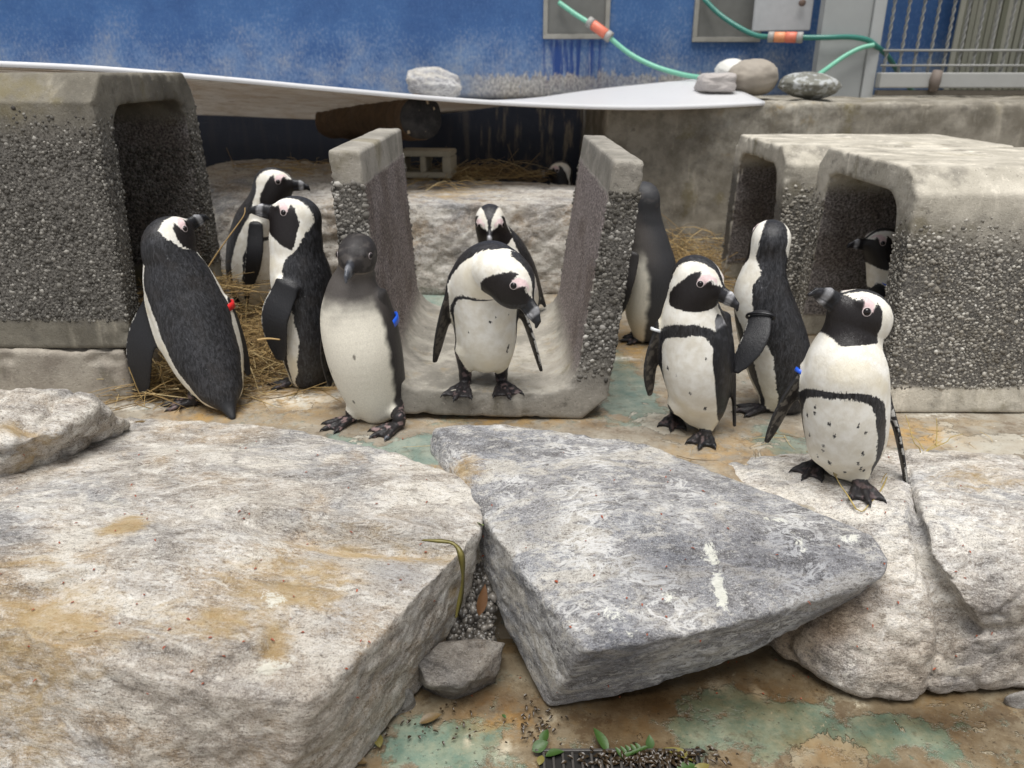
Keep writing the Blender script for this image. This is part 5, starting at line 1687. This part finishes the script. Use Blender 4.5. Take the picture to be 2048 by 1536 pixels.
# facing away, head up
PENGUINS.append(dict(
    label="penguin facing away with its black nape showing and left flipper held out, black band", seed=18, h=.003,
    Y=2.26, yaw=-128, look=(170, 8, 6), hs=1.04, band_a=1.1,
    spine=[(1572, 786, .0, 92), (1562, 742, .0, 124), (1549, 690, 0, 132), (1535, 640, 0, 128), (1524, 592, .0, 112), (1526, 552, 0, 84), (1533, 522, .01, 76)],
    head=(1541, 480, .02), tail=(1606, 838, .04),
    FL=dict(p=[(1522, 628, -.11), (1508, 682, -.17), (1470, 742, -.19)], w=54, n=(-.6, -.8, .45)),
    FR=dict(p=[(1590, 640, .10), (1604, 720, .12), (1606, 790, .1)], w=40, n=(.8, .4, 0)),
    feet=[dict(at=(1530, 824), yaw=-86, leg=(1545, 785, -.03)), dict(at=(1580, 815), yaw=-95, leg=(1580, 785, .05))],
    bands=[(0, .05, BAND_BLACK, .007)], pinkfeet=.1))
# right front, looking up to the left
PENGUINS.append(dict(
    label="spotted-belly penguin nearest on the right, looking up with a blue flipper band", seed=24, h=.0026,
    Y=1.76, yaw=-36, look=(-80, 32, 0), hs=1.16, inner=(.10, .088, .072), band_u=.60, band_w=.0095, spots=17,
    spine=[(1694, 908, .02, 108), (1692, 872, .015, 150), (1690, 826, .005, 164), (1690, 782, 0, 164), (1690, 744, 0, 160), (1692, 706, .01, 130), (1706, 676, .02, 96)],
    head=(1722, 634, .02), tail=(1700, 940, .14),
    FL=dict(p=[(1764, 766, .02), (1795, 868, .01), (1815, 980, .0)], w=32, n=(1, -.15, .2)),
    FR=dict(p=[(1612, 742, .04), (1566, 816, .03), (1534, 882, .02)], w=48, n=(-.6, .9, .2)),
    feet=[dict(at=(1636, 934), z=.012, yaw=-42, leg=(1644, 900, .01)), dict(at=(1716, 972), z=.016, yaw=-8, leg=(1722, 908, -.01))],
    bands=[(1, .03, BAND_BLUE, .010)], pinkfeet=.25))
# inside the box on the right
PENGUINS.append(dict(
    label="penguin standing in the shade inside the concrete box on the right", seed=26, h=.004,
    Y=2.78, yaw=-68, look=(-84, 4, 0), hs=1.0,
    spine=[(1800, 690, .0, 70), (1800, 655, 0, 96), (1797, 622, 0, 106), (1792, 588, 0, 106), (1784, 556, 0, 94), (1776, 530, 0, 78), (1771, 512, 0, 68)],
    head=(1766, 488, 0), tail=(1840, 705, .06),
    FL=dict(p=[(1776, 572, -.05), (1738, 598, -.10), (1714, 640, -.10)], w=34, n=(-.4, -.7, .5)),
    feet=[dict(at=(1790, 722), yaw=-80, leg=(1790, 690, 0)), dict(at=(1812, 722), yaw=-80, leg=(1812, 690, 0))],
    bands=[(0, .1, BAND_BLUE, .012)]))
# head peeping over the slab
PENGUINS.append(dict(
    label="penguin far behind the long stone slab, only its head peeping over", seed=28, h=.0045,
    Y=4.85, yaw=-60, look=(-78, -5, 0), hs=1.05,
    spine=[(1124, 488, .0, 40), (1124, 466, 0, 54), (1123, 443, 0, 62), (1123, 418, 0, 62), (1123, 392, 0, 54), (1123, 372, 0, 44), (1122, 358, 0, 38)],
    head=(1121, 342, 0),
    feet=[dict(at=(1114, 520), yaw=-60, leg=(1118, 496, 0)), dict(at=(1132, 520), yaw=-60, leg=(1130, 496, 0))]))
for S_ in PENGUINS:
    make_penguin(S_)
# ------------------------------------------------------------------ straw (nobody could count it)
straw_m = Mat("straw", .7, .3)
_st = straw_m.at("tone")
straw_m.color(straw_m.ramp(_st, [(0, (.10, .065, .03)), (.4, (.26, .17, .07)), (.8, (.42, .29, .12)), (1, (.55, .44, .24))]))
STRAW = straw_m.m
def straw(name, spots, seed, parent=None, rad=.0016):
    rg = np.random.default_rng(seed)
    VV, QQ, tone, off = [], [], [], 0
    for (cx, cy, cz, rx, ry, rz, n, ln) in spots:
        for _ in range(n):
            r_ = math.sqrt(rg.uniform(0, 1))
            a = rg.uniform(0, 2 * math.pi)
            fz = max(0, 1 - r_ * r_)
            c = np.array([cx + rx * r_ * math.cos(a), cy + ry * r_ * math.sin(a), cz + .004 + rz * fz * rg.uniform(0, 1)])
            d = rg.normal(size=3) * np.array([1, .7, .22])
            d = unit(d)
            L = ln * rg.uniform(.5, 1.3)
            bend = rg.normal(size=3) * L * .10
            p = np.array([c - d * L / 2, c + bend, c + d * L / 2 + bend * .3])
            p[:, 2] = np.maximum(p[:, 2], cz + .002)
            p = catmull(p, 5)
            tg = unit(p[-1] - p[0])
            u_ = unit(np.cross(tg, [.2, .3, .9]))
            w_ = np.cross(tg, u_)
            r = rad * rg.uniform(.6, 1.3)
            ring = np.array([u_, -.5 * u_ + .866 * w_, -.5 * u_ - .866 * w_]) * r
            v = (p[:, None] + ring[None] * np.array([1, 1, 1, .9, .4])[:, None, None]).reshape(-1, 3)
            VV.append(v)
            for i in range(4):
                for k in range(3):
                    QQ.append((off + i * 3 + k, off + i * 3 + (k + 1) % 3, off + i * 3 + 3 + (k + 1) % 3, off + i * 3 + 3 + k))
            tone.append(np.full(15, rg.uniform(0, 1)))
            off += 15
    me = mesh_np(name, np.concatenate(VV), QQ)
    attr(me, "tone", np.concatenate(tone))
    o = link(name, me, STRAW, parent)
    o["kind"] = "stuff"
    return o
straw("straw", [(-1.12, 2.62, 0, .30, .34, .10, 900, .26), (-.86, 2.85, 0, .30, .30, .09, 800, .28), (-1.28, 2.95, .17, .20, .35, .07, 350, .24), (-.95, 2.45, 0, .35, .14, .02, 90, .22),
                (-.70, 2.62, 0, .16, .14, .03, 90, .2), (-1.25, 2.44, 0, .06, .10, .08, 80, .2), (-.95, 3.2, 0, .4, .3, .10, 500, .28)], 4)
straw("straw", [(.74, 3.75, 0, .34, .40, .10, 500, .3), (.95, 4.15, .0, .30, .30, .2, 350, .3), (.62, 4.3, 0, .2, .2, .2, 150, .3)], 6)
straw("straw", [(-.22, 4.62, .43, .36, .14, .05, 220, .3), (.08, 4.72, .40, .08, .12, .04, 30, .2), (-.35, 4.2, .445, .35, .25, .006, 40, .16), (-1.1, 4.25, .53, .4, .2, .008, 50, .16)], 8)
straw("straw", [(1.42, 2.72, 0, .16, .3, .05, 200, .22)], 10)
straw("straw", [(.1, 2.0, .0, .9, .2, .004, 22, .10), (1.1, 2.0, .0, .35, .16, .006, 14, .10)], 12, None, .0011)
# single long stalks
def stalk(name, label, pts, rad, mat, cat="twig"):
    C = catmull(pts, 18)
    b = C[0].copy()
    v, q, t = tube_np(C - b, np.linspace(rad, rad * .5, 18), 5)
    return tag(link(name, mesh_np(name, v, q, t), mat, loc=Vector(b)), label, cat)
stm = plain("dry_stalk", (.36, .24, .10), .7, .3, 60, .1)
twm = plain("ochre_twig", (.36, .27, .09), .7, .35, 60, .1)
stalk("straw_stalk", "long single straw stalk leaning up from the nest by the box opening", [PY(408, 548, 2.66), PY(432, 510, 2.68), PY(460, 470, 2.70), PY(487, 432, 2.74), PY(490, 415, 2.76)], .003, stm, "stalk")
stalk("straw_stalk", "horizontal straw stalk crossing in front of the bird with the raised bill", [PY(515, 680, 2.3), PY(536, 677, 2.3), PY(560, 679, 2.3)], .0045, stm, "stalk")
# forked twigs by the right-hand bird
def twig(label, main, forks, rad=.0022):
    root = empty("twig", Vector(main[0]), label, "twig")
    b = main[0]
    for k, ln in enumerate([main] + forks):
        C = catmull(ln, 14)
        v, q, t = tube_np(C - b, np.linspace(rad if k == 0 else rad * .7, rad * .4, 14), 5)
        link("stem" if k == 0 else "side_shoot", mesh_np("stem", v, q, t), twm, root)
    return root
Zt = lambda px, py, z=.012: PZ(px, py, z)
twig("dry ochre forked twig on the ground right of the spotted-belly penguin", [Zt(1832, 925), Zt(1850, 905, .03), Zt(1872, 893, .045), Zt(1893, 884, .04), Zt(1903, 874, .02), Zt(1926, 868)],
     [[Zt(1850, 905, .03), Zt(1835, 880, .05), Zt(1815, 870, .05)], [Zt(1872, 893, .045), Zt(1874, 860, .08), Zt(1873, 836, .11)], [Zt(1850, 905, .03), Zt(1860, 895, .04), Zt(1885, 880, .05)], [Zt(1840, 915, .02), Zt(1845, 930, .01), Zt(1838, 940, .01)],
      [Zt(1842, 908, .03), Zt(1838, 895, .05), Zt(1828, 885, .07), Zt(1818, 850, .1), Zt(1811, 830, .11)]])
twig("thin twig bent over the rock between the spotted-belly penguin's feet", [Zt(1712, 1018, .014), Zt(1695, 990, .03), Zt(1682, 972, .04), Zt(1671, 952, .05)], [[Zt(1712, 1018, .014), Zt(1726, 1022, .014), Zt(1740, 1006, .02), Zt(1753, 995, .02)]])
twig("thin curved twig lying right of the spotted-belly penguin's foot", [Zt(1755, 992, .012), Zt(1768, 968, .03), Zt(1778, 945, .02), Zt(1790, 932, .012), Zt(1800, 925, .012)], [[Zt(1778, 945, .02), Zt(1770, 950, .03), Zt(1762, 966, .02)]])

# ------------------------------------------------------------------ leaves
def leaf_mat(name, a, b, rough=.4):
    m = Mat(name, rough, .5)
    m.color(m.mix(m.noise(40, 4, .6), a, b)).bump((m.noise(120, 3), .3, .002))
    return m.m
LG = leaf_mat("green_leaf", (.018, .048, .007), (.045, .095, .016), .5)
LB = leaf_mat("brown_leaf", (.07, .045, .018), (.17, .11, .04), .5)
LO = leaf_mat("olive_leaf", (.10, .085, .02), (.20, .17, .04), .45)
def leaf_geom(L, W, curl=.3, fold=.25):
    n = 9
    t = np.linspace(0, 1, n)
    w = W * .5 * np.sin(np.pi * t ** .85) ** .9
    V, Q = [], []
    for i in range(n):
        zz = -curl * L * (t[i] - .3) ** 2
        for s_, k in ((-1, fold), (-.5, fold * .35), (0, 0), (.5, fold * .35), (1, fold)):
            V.append((s_ * w[i], t[i] * L, zz + k * w[i]))
    V = np.array(V)
    for i in range(n - 1):
        for k in range(4):
            Q.append((i * 5 + k, i * 5 + k + 1, (i + 1) * 5 + k + 1, (i + 1) * 5 + k))
    m = len(V)
    V2 = V - np.array([0, 0, .0008])
    Q2 = [tuple(m + i for i in q[::-1]) for q in Q]
    return np.concatenate([V, V2]), Q + Q2
def leaf(label, p, ang, L, W, mat, group=None, tilt=0, roll=0, curl=.3, parent=None, name="leaf"):
    v, q = leaf_geom(L, W, curl)
    o = link(name, mesh_np(name, v, q), mat, parent, Vector(p))
    o.rotation_euler = (R(tilt), R(roll), R(ang))
    if parent is None:
        tag(o, label, "leaf", group)
    return o
zp = Z_POOL + .012
lf = lambda px, py, z=zp: PZ(px, py, z)
leaf("long pointed green leaf in the litter, tip up beside the drain", lf(1216, 1506), 28, .062, .024, LG, "leaves around the drain", 22, 10)
leaf("rounded bright green leaf standing at the far edge of the litter", lf(1299, 1500), 5, .030, .020, LG, "leaves around the drain", 55, 10)
leaf("long dark olive leaf lying right of the drain litter", lf(1392, 1522), 62, .075, .026, LO, "leaves around the drain", 6, 8)
leaf("glossy green leaf at the bottom edge right of the drain", lf(1352, 1545), -75, .050, .030, LG, "leaves around the drain", 12, -6)
leaf("olive leaf at the bottom edge below the dark one", lf(1386, 1548), -60, .045, .022, LO, "leaves around the drain", 10, 6)
leaf("crumpled bright green leaf at the left end of the drain", lf(1064, 1502), -60, .040, .026, LG, "leaves around the drain", 20, 20)
leaf("dark green curled leaf topmost in the clump left of the drain", lf(1085, 1488), -30, .034, .024, LG, "leaves around the drain", 30, -20)
leaf("green leaf hanging lowest over the drain's left bars", lf(1090, 1512), -80, .042, .022, LG, "leaves around the drain", 14, -10)
leaf("yellow-olive leaf on the frame left of the drain bars", lf(1078, 1530), -20, .026, .016, LO, "leaves around the drain", 10, 0)
spr = empty("leaf_sprig", Vector(lf(1245, 1520)), "small green sprig with paired leaflets in the drain litter", "sprig")
sp0 = np.array(lf(1245, 1520)); sp1 = np.array(lf(1285, 1503))
v, q, t = tube_np(np.linspace(sp0, sp1, 6) - sp0 + np.array([0, 0, .004]), .0014, 5)
link("stem", mesh_np("stem", v, q, t), LG, spr)
for k in range(5):
    pb0 = (sp1 - sp0) * (k / 4.5)
    for sgn in (-1, 1):
        leaf(None, pb0 + np.array([0, 0, .006]), 20 + sgn * 55 - 40, .026 - .002 * k, .010, LG, None, 30, 0, parent=spr, name="leaflet")
leaf("brown curled leaf lying on the wet floor below the wedged rock", lf(838, 1446), -62, .055, .022, LB, None, 8, 12)
leaf("small olive leaf in the bottom corner under the largest boulder", lf(760, 1495), 20, .04, .02, LO, None, 12, 0)
leaf("brown leaf at the bottom edge under the largest boulder's flank", lf(735, 1525), 80, .04, .02, LB, None, 8, 0)
leaf("tiny bright green leaf on the wet floor near the gap between boulders", lf(1012, 1436), 40, .014, .008, LG, None, 8, 0)
leaf("rust brown leaf standing upright in the gap between the front boulders", PZ(958, 1232, -.15), 10, .075, .024, leaf_mat("rust_leaf", (.07, .03, .01), (.13, .06, .02)), None, 75, 15, .1)
leaf("small green leaf caught at the top of the gap between the two front boulders", PZ(966, 1050, -.0), 12, .045, .014, leaf_mat("fresh_leaf", (.16, .25, .05), (.26, .34, .09)), None, -25, 30)
leaf("dry tan leaf on end by the spotted-belly penguin's feet", PZ(1672, 955, .045), 20, .02, .012, leaf_mat("tan_leaf", (.30, .23, .10), (.42, .34, .18)), None, 60, 0)
leaf("thin light green leaf lying on top of the nearest right-hand concrete box", PY(1985, 336, 2.95), -85, .04, .018, leaf_mat("lime_leaf", (.30, .33, .06), (.42, .42, .10)), None, 5, 0)
leaf("brown slender leaf on the ledge left of the seen-from-behind penguin's foot", PZ(262, 846, .01), -80, .06, .016, LB, None, 4, 0)
# drooping strip of seaweed-like leaf over the big boulder's edge
dl = catmull([PZ(845, 1080, .018), PZ(880, 1082, .02), PZ(908, 1088, .015), PZ(922, 1110, -.0), PZ(926, 1150, -.06), PZ(922, 1190, -.12), PZ(913, 1235, -.18)], 24)
wv_ = .0045 + .004 * np.sin(np.linspace(0, 9, 24)) ** 2
sd_ = np.array([.8, .45, .3])
V = np.concatenate([dl - sd_ * wv_[:, None], dl + sd_ * wv_[:, None], dl + np.array([0, -.003, .003])])
Q = [(i, i + 1, 48 + i + 1, 48 + i) for i in range(23)] + [(48 + i, 48 + i + 1, 24 + i + 1, 24 + i) for i in range(23)] + [(24 + i, 24 + i + 1, i + 1, i) for i in range(23)]
b0 = dl[0].copy()
tag(link("leaf_strip", mesh_np("leaf_strip", V - b0, Q), LO, loc=Vector(b0)), "long limp olive leaf strip draped over the largest boulder's right edge", "leaf")
# litter and flakes (uncounted)
def flakes(name, pts, size, mat, seed):
    rg = np.random.default_rng(seed)
    VV, QQ, off = [], [], 0
    for p in pts:
        v, q = leaf_geom(size * rg.uniform(.5, 1.3), size * .45 * rg.uniform(.6, 1.3), .6, .4)
        a, b = rg.uniform(0, 6.28), rg.uniform(-.35, .35)
        ca, sa = math.cos(a), math.sin(a)
        v = np.stack([v[:, 0] * ca - v[:, 1] * sa, v[:, 0] * sa + v[:, 1] * ca, v[:, 2] + v[:, 1] * b], 1)
        VV.append(v + p)
        QQ += [tuple(off + i for i in r) for r in q]
        off += len(v)
    o = link(name, mesh_np(name, np.concatenate(VV), QQ), mat)
    o["kind"] = "stuff"
    return o
litm = leaf_mat("litter", (.010, .007, .004), (.06, .038, .018), .35)
flakes("leaf_litter", [np.array(lf(RNG.normal(1290, 62), RNG.normal(1519, 8))) + np.array([0, 0, RNG.uniform(0, .012)]) for _ in range(260)], .016, litm, 3)
flakes("leaf_litter", [np.array(lf(RNG.normal(1075, 22), RNG.normal(1450, 22))) for _ in range(60)] + [np.array(lf(RNG.normal(860, 60), RNG.normal(1445, 25))) for _ in range(40)], .012, litm, 5)
redm = leaf_mat("red_flake", (.22, .035, .015), (.34, .09, .03), .5)
deps = bpy.context.evaluated_depsgraph_get()
def drop(px, py):
    d = ray(px, py)
    hit, loc, nor, idx, ob, _ = scene.ray_cast(deps, (0, 0, CAMZ), Vector(d))
    return np.array(loc) if hit and ob.name.startswith(("boulder", "ground", "pool_floor")) else None
bpy.context.view_layer.update()
deps = bpy.context.evaluated_depsgraph_get()
rp = []
while len(rp) < 150:
    p = drop(RNG.uniform(0, 2040), RNG.uniform(880, 1400))
    if p is not None:
        rp.append(p + np.array([0, 0, .003]))
flakes("red_flakes", rp, .0075, redm, 9)
for px, py, lab in ((1115, 1168, "tiny rust-red leaf scrap on the left part of the grey boulder's top"), (592, 1447, "tiny red berry-like scrap on the front of the largest boulder")):
    p = drop(px, py)
    if p is not None:
        leaf(lab, p + np.array([0, 0, .004]), 30, .012, .007, redm)

# ------------------------------------------------------------------ drain grate at the bottom edge
g0, g1 = PZ(1078, 1520, Z_POOL), PZ(1400, 1520, Z_POOL)
gy1, gy0 = PZ(1200, 1512, Z_POOL)[1], PZ(1200, 1640, Z_POOL)[1]
iron = plain("drain_iron", (.055, .05, .045), .45, .3, 40, .3)
grate = empty("drain_grate", ((g0[0] + g1[0]) / 2, (gy0 + gy1) / 2, Z_POOL), "dark iron drain grate half buried in leaf litter at the bottom edge", "drain grate")
gl = np.array(grate.location)
def gp(nm, lo, hi):
    me = box_mesh(nm, [(lo, hi)], .0015)
    me.transform(__import__('mathutils').Matrix.Translation(Vector(-gl)))
    return link(nm, me, iron, grate)
gp("pit", (g0[0], gy0, Z_POOL + .0035), (g1[0], gy1, Z_POOL + .0065)).data.materials[0] = plain("pit_shade", (.012, .011, .010), .9)  # thin near-black plate; the shaded hollow under the bars is only its colour
gp("frame_bar", (g0[0] - .008, gy1, Z_POOL - .01), (g1[0] + .008, gy1 + .007, Z_POOL + .015))
gp("frame_bar", (g0[0] - .008, gy0 - .007, Z_POOL - .01), (g1[0] + .008, gy0, Z_POOL + .015))
nb3 = 17
for k in range(nb3):
    x = g0[0] + (g1[0] - g0[0]) * (k + .5) / nb3
    gp("bar", (x - .0028, gy0 + .001, Z_POOL + .007), (x + .0028, gy1 - .001, Z_POOL + .014))
